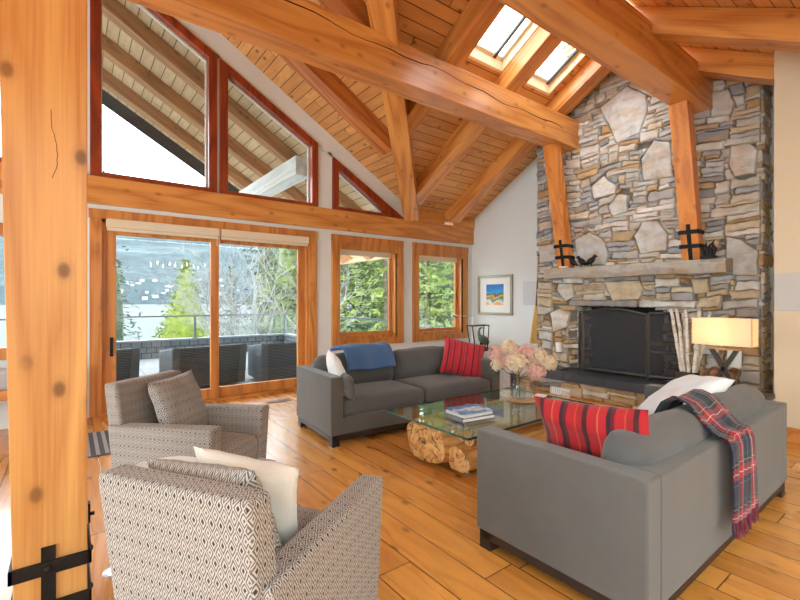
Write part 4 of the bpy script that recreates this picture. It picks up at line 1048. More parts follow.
b = MB(); b.lathe([(.055, 0), (.055, .012), (.02, .03), (.016, .06), (.03, .085), (.016, .11), (.018, .15), (.05, .175), (.05, .19), (0, .19)], 20, cap=True); b.build('holder', glass('holder_glass', (.9, .93, .93), 1.5), t, smooth=40)
b = MB(); b.lathe([(.042, .19), (.043, .2), (.043, .29), (.036, .297), (0, .292)], 20); b.tube([(0, 0, .29), (0, 0, .31)], .003, 5); t.scale = (1.15, 1.15, 1.35); b.build('pillar_candle', plain('white_wax', sr(244, 240, 230), .5, Subsurface_Weight=.2), t, smooth=40)
b = MB(); b.box(-.11, .11, -.13, .13, 0, .012); o = b.build('slate_tray', m_black, bevel=.003); o.location = (5.92, 3.86, .3305); tag(o, 'flat black tray under the candle holder on the hearth', 'tray')
def birch():
    t = NT('birch_bark'); tc = t.n('TexCoord'); mp = t.n('Mapping', {'Vector': tc.outputs['Object'], 'Scale': (14, 14, 60)}); n = t.n('TexNoise', {'Vector': mp, 'Scale': 1., 'Detail': 3.})
    n2 = t.n('TexNoise', {'Vector': tc.outputs['Object'], 'Scale': 9., 'Detail': 4.})
    c = t.mix(t.ramp(n.outputs[0], [(.60, 0.), (.68, .85)]).outputs[0], t.ramp(n2.outputs[0], [(.35, sr(206, 190, 168)), (.6, sr(236, 228, 214))]).outputs[0], sr(90, 70, 56)); t.bsdf(c, .8, bump=n.outputs[0], bstr=.3); return t.m
m_birch = birch()
t = thing('birch_basket', 'low dark basket on the hearth holding the birch poles', 'basket', (5.93, 2.09, .33))
b = MB(); b.lathe([(.0, .003), (.13, .003), (.15, .20), (.14, .20), (.125, .012), (0, .012)], 24, cap=False); b.build('body', plain('dark_wicker', sr(70, 54, 40), .8, noise=.3, nscale=60), t, smooth=40)
for i, (dx, dy, tx, ty, h, r) in enumerate([(-.02, .045, -.02, .19, .92, .023), (-.05, .02, -.03, .12, .93, .022), (.0, .015, .02, .05, .90, .025), (-.06, -.02, -.05, .02, .92, .020), (-.04, -.055, -.06, -.13, .91, .026), (.04, -.03, .05, -.20, .90, .022), (.05, .03, .06, .08, .88, .022)]):
    b = MB(); pts = []; rng = random.Random(i)
    for k in range(9):
        q = k/8; pts.append((dx+(tx-dx)*q+rng.uniform(-.006, .006), dy+(ty-dy)*q+rng.uniform(-.006, .006), .014+h*q))
    b.tube(pts, [r*(1.05-.2*k/8) for k in range(9)], 10); o = b.build('birch_pole', m_birch, smooth=50); o.location = (5.93, 2.09, .33); tag(o, 'slim white birch pole standing in the basket right of the fireplace screen', 'birch pole', 'birch poles standing on the hearth')
m_cone = plain('pine_cone_scales', sr(150, 108, 72), .8, noise=.4, nscale=30)
def cone_mesh(seed):
    b = MB(); rng = random.Random(seed); b.ball((0, 0, .055), (.022, .022, .05), 8, 6)
    for l in range(9):
        z = .012+.011*l; r = .046*math.sin(math.pi*(l+1.6)/11.5)
        for k in range(8):
            q = 2*math.pi*(k+.5*(l % 2))/8; c, s = math.cos(q), math.sin(q); w = .013
            b.hexa([(c*r*.3+s*w*.4, s*r*.3-c*w*.4, z-.004), (c*r*.3-s*w*.4, s*r*.3+c*w*.4, z-.004), (c*r-s*w, s*r+c*w, z+.006), (c*r+s*w, s*r-c*w, z+.006)], [(c*r*.3+s*w*.4, s*r*.3-c*w*.4, z+.001), (c*r*.3-s*w*.4, s*r*.3+c*w*.4, z+.001), (c*r-s*w, s*r+c*w, z+.011), (c*r+s*w, s*r-c*w, z+.011)])
    return b
t = thing('cone_basket', 'shallow basket on the hearth heaped with pine cones behind the lamp', 'basket', (5.92, 1.76, .33))
b = MB(); b.lathe([(.0, .002), (.13, .002), (.19, .10), (.18, .10), (.12, .012), (0, .012)], 24, cap=False); b.build('body', bpy.data.materials['dark_wicker'], t, smooth=40)
cone0 = None; rng = random.Random(8)
cl = [(rng.uniform(-.12, .12), rng.uniform(-.14, .14), .055+.05*(k % 2)) for k in range(14)]+[(-.05, -.10, .17), (.03, .04, .18), (-.06, .10, .165), (.0, -.03, .21), (-.08, .02, .17), (.05, -.08, .16)]
for i, (x, y, z) in enumerate(cl):
    if cone0 is None:
        o = cone0 = cone_mesh(1).build('pine_cone', m_cone); tag(o, 'brown pine cone in the heaped basket behind the lamp', 'pine cone', 'pine cones heaped in the hearth basket')
    else: o = cone0.copy(); C.objects.link(o)
    o.location = (5.92+x, 1.76+y, .33+z); o.rotation_euler = (rng.uniform(-1.4, 1.4), rng.uniform(-1.4, 1.4), rng.uniform(0, 6)); o.scale = (1.15,)*3
# birds on the mantel
def bird(label, y, rz):
    t = thing('bird_figurine', label, 'figurine', (6.01, y, 1.869), rz, 'three black birds on the mantel')
    b = MB(); b.ball((0, 0, 0), (.066, .036, .042), 12, 8, M=Matrix.Translation((0, 0, .078)) @ Matrix.Rotation(R(-38), 4, 'Y'))
    b.ball((.052, 0, .138), .027, 10, 7); b.tube([(.02, 0, .10), (.05, 0, .135)], [.032, .02], 8); b.tube([(-.03, 0, .065), (-.095, 0, .012)], [.028, .008], 6); b.tube([(.072, 0, .138), (.105, 0, .132)], [.010, .001], 6)
    b.build('body', m_black, t, smooth=60)
    for s in (-1, 1):
        b = MB(); b.tube([(.005, s*.014, .05), (.01, s*.014, .004)], .004, 6); b.box(-.012, .03, s*.014-.008, s*.014+.008, 0, .005); b.build('leg', m_black, t)
bird('leftmost of the three black bird figurines on the mantel', 3.655, 70); bird('middle of the three black bird figurines on the mantel', 3.515, 100); bird('rightmost of the three black bird figurines on the mantel', 3.375, -75)
t = thing('flame_sculpture', 'small black sculpture of upright curved prongs at the right mantel end', 'sculpture', (6.0, 1.915, 1.869))
b = MB(); b.box(-.05, .05, -.075, .075, 0, .03); b.build('plinth', m_black, t, bevel=.004)
for k, (y, h) in enumerate([(-.05, .19), (-.018, .15), (.018, .17), (.05, .13)]):
    b = MB(); b.tube([(0, y, .028), (0, y*1.1-.012, .028+h*.4), (.0, y*1.0+.012, .028+h*.75), (0, y*1.2-.004, .028+h)], [.016, .021, .015, .003], 8); b.build('prong', m_black, t, smooth=60)
b = MB(); b.box(-.03, .03, -.06, .06, 0, .022); o = b.build('white_block', m_white, bevel=.003); o.location = (5.99, 3.80, 1.869); tag(o, 'tiny white block at the foot of the left mantel brace', 'block')
b = MB(); b.box(-.012, 0, -.07, .07, -.10, .10); o = b.build('wall_plate', plain('ivory_plastic', sr(236, 232, 222), .4), bevel=.008); o.location = (6.195, 1.715, .69); tag(o, 'white cover plate on the stonework right of the lamp base', 'plate')
# floor vent on the hearth face
t = thing('vent_grille', 'white vent grille low on the stone below the hearth', 'vent', (5.70, 3.67, .05)); t['label'] = 'white vent grille low on the hearth stonework beyond the coffee table'
b = MB(); b.box(-.012, .04, -.16, .16, -.05, .05); b.build('frame', m_white, t)
b = MB()
for k in range(9): b.box(-.018, -.012, -.14+k*.033, -.125+k*.033, -.035, .035)
b.build('louvre', m_chrome, t)

# ------------------------------------------------------------------ table lamp on its table
t = thing('side_table', 'dark side table at the end of the foreground sofa under the lamp', 'table', (4.42, 1.31, 0))
b = MB(); b.box(-.24, .24, -.30, .30, .565, .60); b.build('table_top', m_dark, t, bevel=.004)
for sx in (-1, 1):
    for sy in (-1, 1): b = MB(); b.box(sx*.20-.02, sx*.20+.02, sy*.26-.02, sy*.26+.02, 0, .565); b.build('leg', m_dark, t)
t = thing('table_lamp', 'lit table lamp with long cream box shade on a dark crossed base', 'lamp', (4.46, 1.31, .601))
m_bronze = plain('dark_bronze', sr(52, 42, 36), .4, .5)
b = MB(); W2 = .10
for s in (-1, 1): b.hexa([(-.02, s*W2-.018, .012), (.02, s*W2-.018, .012), (.02, s*W2+.018, .012), (-.02, s*W2+.018, .012)], [(-.02, -s*W2*.9-.018, .355), (.02, -s*W2*.9-.018, .355), (.02, -s*W2*.9+.018, .355), (-.02, -s*W2*.9+.018, .355)])
b.build('crossed_base', m_bronze, t, bevel=.002)
b = MB(); b.box(-.05, .05, -.14, .14, 0, .014); b.build('foot_plate', m_bronze, t); b = MB(); b.box(-.035, .035, -.125, .125, .355, .368); b.tube([(0, 0, .365), (0, 0, .46)], .008); b.build('top_plate', plain('brass_plate', sr(150, 110, 70), .35, .8), t)
def shade_mat():
    m = NT('lit_linen_shade'); a = m.n('BsdfDiffuse', {'Color': (*sr(246, 236, 214), 1)}); tl = m.n('BsdfTranslucent', {'Color': (*sr(255, 238, 208), 1)}); x = m.n('MixShader', {0: .55, 1: a, 2: tl}); m.t.links.new(x.outputs[0], m.out.inputs[0]); return m.m
b = MB(); z0, z1_ = .395, .622; hx, hy = .085, .215
for x0, x1, y0, y1 in [(-hx, -hx+.003, -hy, hy), (hx-.003, hx, -hy, hy), (-hx, hx, -hy, -hy+.003), (-hx, hx, hy-.003, hy)]: b.box(x0, x1, y0, y1, z0, z1_)
b.build('lamp_shade', shade_mat(), t)
b = MB(); b.ball((0, .03, .50), .028, 10, 8); b.build('bulb', emit('warm_bulb', (1, .78, .50), 75), t, smooth=60)

# ------------------------------------------------------------------ wall pieces
t = thing('framed_picture', 'framed landscape painting with white mat on the wall beside the window', 'picture', (XW, 5.655, 1.475))
hw, hh, fw_ = .43, .385, .05
b = MB()
for y0, y1, z0, z1_ in [(-hw, -hw+fw_, -hh, hh), (hw-fw_, hw, -hh, hh), (-hw+fw_, hw-fw_, -hh, -hh+fw_), (-hw+fw_, hw-fw_, hh-fw_, hh)]: b.box(-.04, -.002, y0, y1, z0, z1_)
b.build('frame', plain('silver_gilt', sr(150, 140, 116), .4, .6, noise=.2), t, bevel=.008)
b = MB(); b.box(-.018, -.003, -hw+fw_, hw-fw_, -hh+fw_, hh-fw_); b.build('mat_board', plain('mat_white', sr(240, 238, 232), .8), t)
def painting():
    m = NT('painted_landscape'); tc = m.n('TexCoord'); sp = m.n('SeparateXYZ', {0: tc.outputs['Object']}); n = m.n('TexNoise', {'Vector': tc.outputs['Object'], 'Scale': 7., 'Detail': 3.})
    f = m.math('ADD', m.math('MULTIPLY_ADD', sp.outputs[2], 2.1, .5).outputs[0], m.math('MULTIPLY', m.math('SUBTRACT', n.outputs[0], .5).outputs[0], .45).outputs[0])
    c = m.ramp(f.outputs[0], [(0, sr(228, 160, 40)), (.14, sr(236, 176, 60)), (.22, sr(235, 235, 230)), (.34, sr(60, 120, 70)), (.42, sr(240, 190, 80)), (.52, sr(70, 74, 80)), (.58, sr(60, 160, 210)), (.75, sr(40, 130, 200)), (.9, sr(30, 100, 180))]); m.bsdf(c.outputs[0], .6); return m.m
b = MB(); b.box(-.022, -.017, -.215, .215, -.19, .21); b.build('painting', painting(), t)
m_panel = plain('grey_panel', sr(206, 208, 210), .7)
b = MB(); b.box(-.010, -.001, -.15, .15, -.21, .21); o = b.build('wall_speaker', m_panel, bevel=.003); o.location = (XW, 4.845, 1.50); tag(o, 'pale grey flush speaker panel between the picture and the chimney', 'speaker')
b = MB(); b.box(-.010, -.001, -.34, .105, -.185, .185); o = b.build('wall_speaker', plain('grey_panel_shadow', sr(196, 194, 190), .7), bevel=.003); o.location = (5.6, 1.115, 1.46); tag(o, 'pale grey flush panel on the beige wall at the right edge', 'speaker')
t = thing('hanging_broom', 'straw broom hanging against the left edge of the chimney', 'broom', (6.42, 4.60, .62))
m_straw = plain('broom_straw', sr(226, 186, 110), .85, noise=.25, nscale=60)
b = MB(); b.tube([(0, .0, .62), (.0, -.06, 1.5)], .014, 8); b.tube([(0, -.06, 1.47), (.185, -.06, 1.48)], .006, 6); b.build('handle', plain('broom_handle_wood', sr(120, 78, 44), .5), t)
b = MB(); rng = random.Random(4)
for i in range(90):
    a = rng.uniform(0, 6.28); r = math.sqrt(rng.random()); b.tube([(.02*r*math.cos(a), .026*r*math.sin(a), .60), (.045*r*math.cos(a), .075*r*math.sin(a), .3), (.055*r*math.cos(a), .12*r*math.sin(a), rng.uniform(.0, .02))], .006, 4)
b.lathe([(.03, .56), (.036, .58), (.034, .62), (.018, .66)], 12); b.build('bristles', m_straw, t, smooth=60)

# ------------------------------------------------------------------ far corner behind the window-side sofa
t = thing('corner_table', 'low dark table in the far corner behind the sofa', 'table', (5.75, 5.55, 0))
b = MB(); b.box(-.42, .42, -.28, .28, .47, .50); b.build('table_top', m_dark, t)
for sx in (-1, 1):
    for sy in (-1, 1): b = MB(); b.box(sx*.38-.02, sx*.38+.02, sy*.24-.02, sy*.24+.02, 0, .47); b.build('leg', m_dark, t)
t = thing('reading_lamp', 'slim steel reading lamp with a horizontal arm in the far corner', 'lamp', (5.88, 5.58, .501))
b = MB(); b.lathe([(.09, 0), (.09, .015), (.012, .02)], 20); b.build('base', m_chrome, t); b = MB(); b.tube([(0, 0, .015), (0, 0, .60)], .011, 8); b.build('pole', m_chrome, t)
b = MB(); b.tube([(.03, 0, .585), (-.40, .02, .60)], .009, 8); b.build('arm', m_chrome, t); b = MB(); b.tube([(-.36, .02, .595), (-.50, .02, .60)], [.02, .02], 10); b.build('head', m_chrome, t)
t = thing('wire_stand', 'black wire basket stand in the far corner behind the sofa', 'stand', (5.86, 5.42, .501))
b = MB()
for y in (-.06, .06):
    b.tube([(-.13, y, 0), (-.22, y, .42)], .010, 6); b.tube([(.18, y, 0), (.22, y, .42)], .010, 6); b.tube([(-.22, y, .42), (.22, y, .42)], .010, 6); b.tube([(-.13, y, .01), (.18, y, .01)], .008, 6)
for x, z in ((-.22, .42), (.22, .42), (-.13, .01), (.18, .01)): b.tube([(x, -.06, z), (x, .06, z)], .008, 6)
b.build('wire_frame', m_black, t)
t = thing('heron_sculpture', 'grey-green bird sculpture in the far corner behind the striped pillow', 'sculpture', (6.02, 5.50, .501))
m_verd = plain('verdigris_bronze', sr(104, 120, 112), .5, .3, noise=.3, nscale=20)
b = MB(); b.ball((0, 0, .16), (.15, .07, .08), 14, 8, M=Matrix.Rotation(R(28), 4, 'Y')); b.tube([(-.04, 0, .22), (-.06, 0, .30), (-.03, 0, .36), (.02, 0, .37)], [.035, .022, .02, .012], 8); b.tube([(.02, 0, .37), (.10, 0, .35)], [.012, .002], 6); b.build('body', m_verd, t, smooth=60)
b = MB(); b.lathe([(.09, 0), (.09, .02), (.02, .03), (.018, .12)], 16); b.build('stand', m_black, t)
t = thing('magazine_rack', 'white wire magazine rack on the floor between the sofa and the hearth', 'rack', (5.35, 4.36, 0))
m_wire = plain('white_wire', sr(226, 224, 220), .5)
b = MB()
for y in (-.15, .15):
    b.tube([(-.12, y, .01), (-.14, y, .33)], .008, 6); b.tube([(.12, y, .01), (.14, y, .33)], .008, 6); b.tube([(-.14, y, .33), (.14, y, .33)], .008, 6); b.tube([(-.12, y, .01), (.12, y, .01)], .008, 6)
for x, z in ((-.14, .33), (.14, .33), (-.12, .01), (.12, .01)): b.tube([(x, -.15, z), (x, .15, z)], .008, 6)
b.build('wire_frame', m_wire, t)
for i, (x, col, lab) in enumerate([(-.07, sr(186, 180, 176), 'pale magazine standing in the white wire rack'), (-.01, sr(70, 74, 96), 'dark blue magazine standing in the white wire rack'), (.06, sr(60, 50, 50), 'dark brown magazine standing in the white wire rack')]):
    b = MB(); b.box(x-.015, x+.015, -.12, .12, .02, .29-.02*i); o = b.build('magazine', plain('magazine_cover_%d' % i, col, .5, noise=.4, nscale=14)); o.location = (5.35, 4.36, 0); tag(o, lab, 'magazine', 'magazines in the floor rack')
# ------------------------------------------------------------------ floor things
t = thing('doormat', 'small grey striped mat on the floor at the left door jamb', 'mat', (.27, 5.10, 0))
b = MB(); b.box(-.17, .17, -.42, .42, .001, .012); b.build('backing', plain('mat_charcoal', sr(86, 88, 92), .95), t)
b = MB()
for k in range(5): b.box(-.15+k*.068, -.12+k*.068, -.41, .41, .010, .0145)
b.build('stripes', plain('mat_pale_stripe', sr(168, 170, 172), .95), t)
t = thing('floor_register', 'dark slotted floor register in the boards left of the window-side sofa', 'vent', (2.28, 5.75, .001))
b = MB(); b.box(-.17, .17, -.06, .06, 0, .005); b.build('plate', plain('register_brown', sr(110, 84, 60), .5), t)
b = MB()
for k in range(10): b.box(-.15+k*.031, -.133+k*.031, -.045, .045, .005, .0065)
b.build('slot', m_black, t)
t = thing('floor_uplight', 'small round lit uplight set in the floor beside the post', 'light', (.185, 2.64, .001))
b = MB(); b.lathe([(.055, 0), (.055, .006), (.042, .008)], 24); b.build('trim_ring', m_chrome, t, smooth=40); b = MB(); b.lathe([(.04, .0082), (.04, .0095)], 20); b.build('lens', emit('warm_lens', (1, .93, .78), 3.0), t)
t = thing('window_bench', 'low wooden window bench with grey cushion at the left edge', 'bench', (-1.16, 5.98, 0))
b = MB(); b.box(-.95, .95, -.28, .26, .40, .50); b.build('seat_board', m_trim, t, bevel=.004)
for sx in (-1, 1): b = MB(); b.box(sx*.88-.04, sx*.88+.04, -.24, .22, 0, .40); b.build('leg', m_trimz, t)
b = MB(); b.soft_box(1.86, .50, .15, .04, .02, M=Matrix.Translation((0, 0, .501))); b.build('seat_cushion', fabric('pale_grey_cotton', sr(176, 176, 178), .05), t, smooth=60)
# ------------------------------------------------------------------ lights that the room has, behind the viewpoint
t = thing('candle_chandelier', 'long iron chandelier with a row of candle bulbs over the dining end', 'chandelier', (2.75, -2.6, 2.35))
b = MB(); b.tube([(-.8, 0, 0), (.8, 0, 0)], .014, 8); b.tube([(-.4, 0, 0), (-.4, 0, 1.6)], .006, 6); b.tube([(.4, 0, 0), (.4, 0, 1.6)], .006, 6); b.build('bar', m_black, t)
m_flame = emit('candle_bulb', (1., .72, .36), 90)
for k in range(10):
    b = MB(); x = -.76+k*.169; y = .07*(1 if k % 2 else -1); b.tube([(x, 0, 0), (x, y, .01), (x, y, .07+.05*math.sin(k*2.3))], .009, 8); b.build('candle_arm', m_black, t)
    b = MB(); b.lathe([(.008, .072), (.022, .10), (.02, .13), (.003, .19)], 10, c=(x, y, .05*math.sin(k*2.3))); b.build('candle_bulb', m_flame, t, smooth=60)
# ------------------------------------------------------------------ outside: deck, railing, porch timbers
m_deck = NT('deck_paver'); _tc = m_deck.n('TexCoord'); _br = m_deck.n('TexBrick', {'Vector': _tc.outputs['UV'], 'Color1': (*sr(118, 118, 118), 1), 'Color2': (*sr(110, 110, 111), 1), 'Mortar': (*sr(70, 68, 66), 1), 'Scale': 1., 'Mortar Size': .008, 'Brick Width': .6, 'Row Height': .6}, offset=0.0); m_deck.bsdf(_br.outputs[0], .8); m_deck = m_deck.m
b = MB(); b.box(-7, 5.35, YW+.2, 12.75, -.4, -.1); o = b.build('deck_floor', m_deck); tag(o, 'pale square-paved deck outside the sliding door', 'deck', kind='structure')
m_shingle = NT('grey_shingle'); _tc = m_shingle.n('TexCoord'); _br = m_shingle.n('TexBrick', {'Vector': _tc.outputs['UV'], 'Color1': (*sr(102, 108, 114), 1), 'Color2': (*sr(90, 96, 102), 1), 'Mortar': (*sr(40, 42, 44), 1), 'Scale': 1., 'Mortar Size': .01, 'Brick Width': .22, 'Row Height': .14}); m_shingle.bsdf(_br.outputs[0], .85, bump=_br.outputs[1], bstr=.3); m_shingle = m_shingle.m
m_cap = plain('grey_metal_cap', sr(112, 116, 120), .5); m_rail = plain('aluminium_rail', sr(96, 100, 102), .4, .3)
t = thing('parapet_wall', 'low grey shingled parapet with metal cap around the deck', 'parapet', (0, 12.6, -.1))
b = MB(); b.box(-7, 5.3, 0, .15, 0, .42); b.box(5.15, 5.3, -6.1, 0, 0, .42); b.build('shingle_wall', m_shingle, t)
b = MB(); b.box(-7, 5.34, -.04, .19, .42, .47); b.box(5.11, 5.34, -6.1, -.04, .42, .47); b.build('cap', m_cap, t)
t = thing('glass_railing', 'glass railing with thin metal top rail along the deck parapet', 'railing', (0, 12.66, .37))
b = MB(); b.box(-7, 5.25, -.025, .025, .57, .61); b.box(5.20, 5.25, -6.1, .025, .57, .61); b.build('top_rail', m_rail, t)
for k in range(8):
    x0 = -7+k*1.53; b = MB(); b.box(x0, x0+1.5, -.004, .004, .03, .57); b.build('glass_panel', m_skyglass, t)
for k in range(4):
    y0 = -6.1+k*1.52; b = MB(); b.box(5.222, 5.228, y0, y0+1.49, .03, .57); b.build('glass_panel', m_skyglass, t)
for x in (-4, -.7, 2.68, 5.22): b = MB(); b.box(x-.025, x+.025, -.03, .03, 0, .57); b.box(x-.06, x+.06, -.06, .06, 0, .02); b.build('baluster', m_rail, t)
m_wick = NT('grey_wicker'); _tc = m_wick.n('TexCoord'); _w = m_wick.n('TexWave', {'Vector': _tc.outputs['UV'], 'Scale': 12., 'Distortion': 1.}, bands_direction='Y'); _c = m_wick.ramp(_w.outputs[1], [(.2, sr(44, 47, 50)), (.8, sr(92, 97, 102))]); m_wick.bsdf(_c.outputs[0], .7, bump=_w.outputs[1], bstr=.5); m_wick = m_wick.m
m_wick2 = plain('pale_wicker_edge', sr(88, 93, 98), .8, noise=.2, nscale=60)
def wicker(label, x, y, rz, w):
    t = thing('wicker_chair', label, 'outdoor chair', (x, y, -.1), rz, 'grey wicker chairs on the deck')
    b = MB(); b.hexa([(-w/2, -.42, .06), (w/2, -.42, .06), (w/2, -.34, .06), (-w/2, -.34, .06)], [(-w/2, -.50, .72), (w/2, -.50, .72), (w/2, -.40, .72), (-w/2, -.40, .72)]); b.build('backrest', m_wick, t, bevel=.03, seg=3, smooth=50)
    for s in (-1, 1):
        b = MB(); b.hexa([(s*w/2-.06, -.44, .06), (s*w/2+.06, -.44, .06), (s*w/2+.06, .40, .06), (s*w/2-.06, .40, .06)], [(s*w/2-.07, -.50, .73), (s*w/2+.07, -.50, .73), (s*w/2+.07, .36, .62), (s*w/2-.07, .36, .62)]); b.build('arm', m_wick2, t, bevel=.03, seg=3, smooth=50)
    b = MB(); b.box(-w/2+.06, w/2-.06, -.36, .40, .06, .34); b.build('seat', m_wick, t, bevel=.01)
wicker('grey wicker chair on the deck seen through the left door panel', 1.83, 8.1, 4, 1.05)
wicker('grey wicker chair on the deck seen through the right door panel', 3.3, 7.9, -3, 1.15)
wicker('grey wicker chair on the deck showing at the left door stile', .30, 8.4, 10, .9)
for i, y in enumerate((7.6, 8.8, 10.0)):
    x0 = 5.95; lab = ['porch rafter outside the tall windows, nearest the glass', 'middle porch rafter outside the tall windows', 'outermost porch rafter outside the tall windows'][i]
    timber('porch_rafter', (x0, y, z1(x0)-.004), (XR, y, z1(XR)-.004), .22, .26*cs1, m_porchraf, lab, 'rafter')
b = MB(); b.prism([(6.1, 10.85, z1(6.1)-.28), (XR, 10.85, z1(XR)-.30), (XR, 10.85, z1(XR)+.12), (6.1, 10.85, z1(6.1)+.12)], (0, .05, 0)); o = b.build('fascia_board', plain('charcoal_fascia', sr(60, 60, 62), .6)); tag(o, 'dark fascia board along the sloping porch roof edge', 'fascia')
timber('porch_beam', (2.98, 6.5, 3.67), (2.98, 10.8, 3.67), .26, .30, m_white_beam, 'pale porch beam seen through the right clerestory window', 'beam')
# ------------------------------------------------------------------ landscape
def ground_mat(nm, a, b_, sc): return plain(nm, a, .95, noise=.35, nscale=sc)
m_grass = leafmat('shore_grass', sr(60, 56, 40), sr(84, 78, 56), sr(68, 74, 44), .4)
b = MB(); NG = 40
def terr(u, v):
    x = -160+400*u; y = 12.9+110*v; return (x, y, -3.6-7.6*min(1, v*1.15)+.5*mnoise.noise(Vector((x*.05, y*.05, 0))))
b.grid(terr, NG, NG); o = b.build('shore_terrain', m_grass, smooth=60); tag(o, 'grassy slope falling from the deck to the lake', 'terrain', kind='structure')
m_water = plain('lake_water', sr(80, 83, 86), .7, Specular_IOR_Level=.05)
b = MB(); b.add([(-4000, 60, -11), (4000, 60, -11), (4000, 1500, -11), (-4000, 1500, -11)], [(0, 1, 2, 3)]); o = b.build('lake', m_water); tag(o, 'pale grey lake below the forested mountain', 'lake', kind='structure')
m_hill = NT('forested_mountain'); _tc = m_hill.n('TexCoord'); _n = m_hill.n('TexNoise', {'Vector': _tc.outputs['Object'], 'Scale': .012, 'Detail': 9., 'Roughness': .65}); _n2 = m_hill.n('TexNoise', {'Vector': _tc.outputs['Object'], 'Scale': .05, 'Detail': 6.}); _f = m_hill.math('MULTIPLY_ADD', _n2.outputs[0], .5, m_hill.math('MULTIPLY', _n.outputs[0], .5).outputs[0]); _c = m_hill.ramp(_f.outputs[0], [(.35, sr(12, 26, 34)), (.5, sr(30, 48, 54)), (.62, sr(52, 70, 72))]); m_hill.bsdf(_c.outputs[0], .95); m_hill = m_hill.m
b = MB()
def hill(u, v):
    x = -2600+5200*u; y = 1450+900*v
    h = (330+120*mnoise.noise(Vector((x*.0011, 3.3, 0)))+90*mnoise.noise(Vector((x*.003, 8., 0))))*v**.8+30*mnoise.noise(Vector((x*.006, y*.006, 0)))*v
    return (x, y, -11+h)
b.grid(hill, 90, 24); o = b.build('mountain_slope', m_hill, smooth=80); tag(o, 'blue-green forested mountainside across the lake', 'mountain', kind='structure')
# village on the far shore
def onhill(u, v): return hill(u, v)
rng = random.Random(21); m_house = plain('pale_house_wall', sr(136, 140, 144), .8); m_roof = plain('grey_house_roof', sr(52, 58, 64), .8)
hm = MB(); hm.box(-9, 9, -7, 7, -4, 9, 0); hm.prism([(-10, -8, 9), (10, -8, 9), (0, -8, 16)], (0, 16, 0), 1)
house0 = None; spots = []
for k in range(36):
    x = rng.uniform(90, 460); u = (x+2600)/5200; v = rng.uniform(.02, .17)
    if house0 is None: o = house0 = hm.build('lakeside_house', [m_house, m_roof])
    else: o = house0.copy(); C.objects.link(o)
    for _t in range(60):
        if all(math.dist((u, v*5), q) > .012 for q in spots): break
        x = rng.uniform(90, 460); u = (x+2600)/5200; v = rng.uniform(.02, .17)
    spots.append((u, v*5))
    p = onhill(u, v); o.location = (p[0], p[1], p[2]-1); o.rotation_euler = (0, 0, rng.uniform(0, 3)); s = rng.uniform(.55, .95); o.scale = (s, s, s)
    tag(o, 'tiny pale house of the village across the lake', 'house', 'village houses across the lake')
# trees
m_trunk = plain('tree_bark', sr(80, 66, 54), .9, noise=.3); m_bare = plain('bare_branch_bark', sr(120, 118, 114), .85, noise=.12, nscale=3)
lf_spruce = leafmat('spruce_needles', sr(34, 46, 32), sr(62, 76, 50), sr(84, 96, 66), 1.6)
lf_cedar = leafmat('cedar_foliage', sr(74, 88, 18), sr(118, 128, 34), sr(146, 150, 62), 1.5)
lf_pine = leafmat('pine_needles', sr(60, 74, 26), sr(108, 120, 52), sr(150, 152, 90), .8)
lf_dark = leafmat('dark_needles', sr(30, 40, 20), sr(56, 70, 34), sr(80, 92, 52), .8)
def conifer(label, name, x, y, z0, H, Rb, mat, seed, dens=1., leaf=.35, droop=.35, shape=.85, levels=26, per=9, core=0):
    t = thing(name, label, 'tree', (x, y, z0), 0, 'trees beyond the deck'); rng = random.Random(seed)
    b = MB(); b.tube([(0, 0, 0), (0, 0, H*.5), (0, 0, H*.97)], [H*.008, H*.006, .01], 7); b.build('trunk', m_trunk, t, smooth=60)
    b = MB()
    if core: b.lathe([(Rb*core*(1-i/8)**shape*(1+.12*math.sin(i*5))+.02, H*(.06+.9*i/8)) for i in range(9)], 14)
    for l in range(levels):
        f = l/(levels-1); z = H*(.06+.93*f); L = Rb*(1-f)**shape+.08
        for k in range(max(3, int(per*(1-f*.5)))):
            a = rng.uniform(0, 6.283); LL = L*rng.uniform(.72, 1.08)
            n = max(3, int(LL/leaf*2.2*dens))
            for q in range(n):
                s = (q+rng.random())/n; r = LL*s
                c = Vector((math.cos(a)*r, math.sin(a)*r, z-droop*LL*s*s+rng.uniform(-.1, .1)*leaf))
                c += Vector((rng.gauss(0, 1), rng.gauss(0, 1), rng.gauss(0, .5)))*leaf*.35
                d1 = Vector((math.cos(a)+rng.gauss(0, .5), math.sin(a)+rng.gauss(0, .5), rng.gauss(-.2, .35))).normalized()*leaf*rng.uniform(.5, 1.1)
                d2 = Vector((rng.gauss(0, 1), rng.gauss(0, 1), rng.gauss(0, .7))).normalized()*leaf*rng.uniform(.14, .3)
                b.add([c-d1*.5-d2, c-d1*.5+d2, c+d1*.5+d2*.4, c+d1*.5-d2*.4], [(0, 1, 2, 3)])
    b.build('crown', mat, t)
def at(u, v_depth):   # ground point of a direction: (lateral, distance)
    return (.6031*v_depth+.7977*u, .7977*v_depth-.6031*u)
def P(px, dep): lat = (px-400)/437*dep; return (.6031*dep+.7977*lat, .7977*dep-.6031*lat)
x, y = P(104, 24); conifer('dark spruce tree at the left edge of the door view', 'spruce_tree', x, y, -4.5, 13, 2.7, lf_spruce, 1, leaf=.30, droop=.4, levels=40, core=.45)
x, y = P(186, 30); conifer('bright yellow-green cone-shaped cedar beyond the deck railing', 'cedar_tree', x, y, -4.6, 8.75, 2.55, lf_cedar, 2, leaf=.30, droop=-.1, shape=.8, levels=44, per=26, core=.78)
x, y = P(232, 34); conifer('green conifer behind the bare birch, right of the cedar', 'conifer_tree', x, y, -5, 9.0, 2.0, lf_dark, 3, leaf=.4)
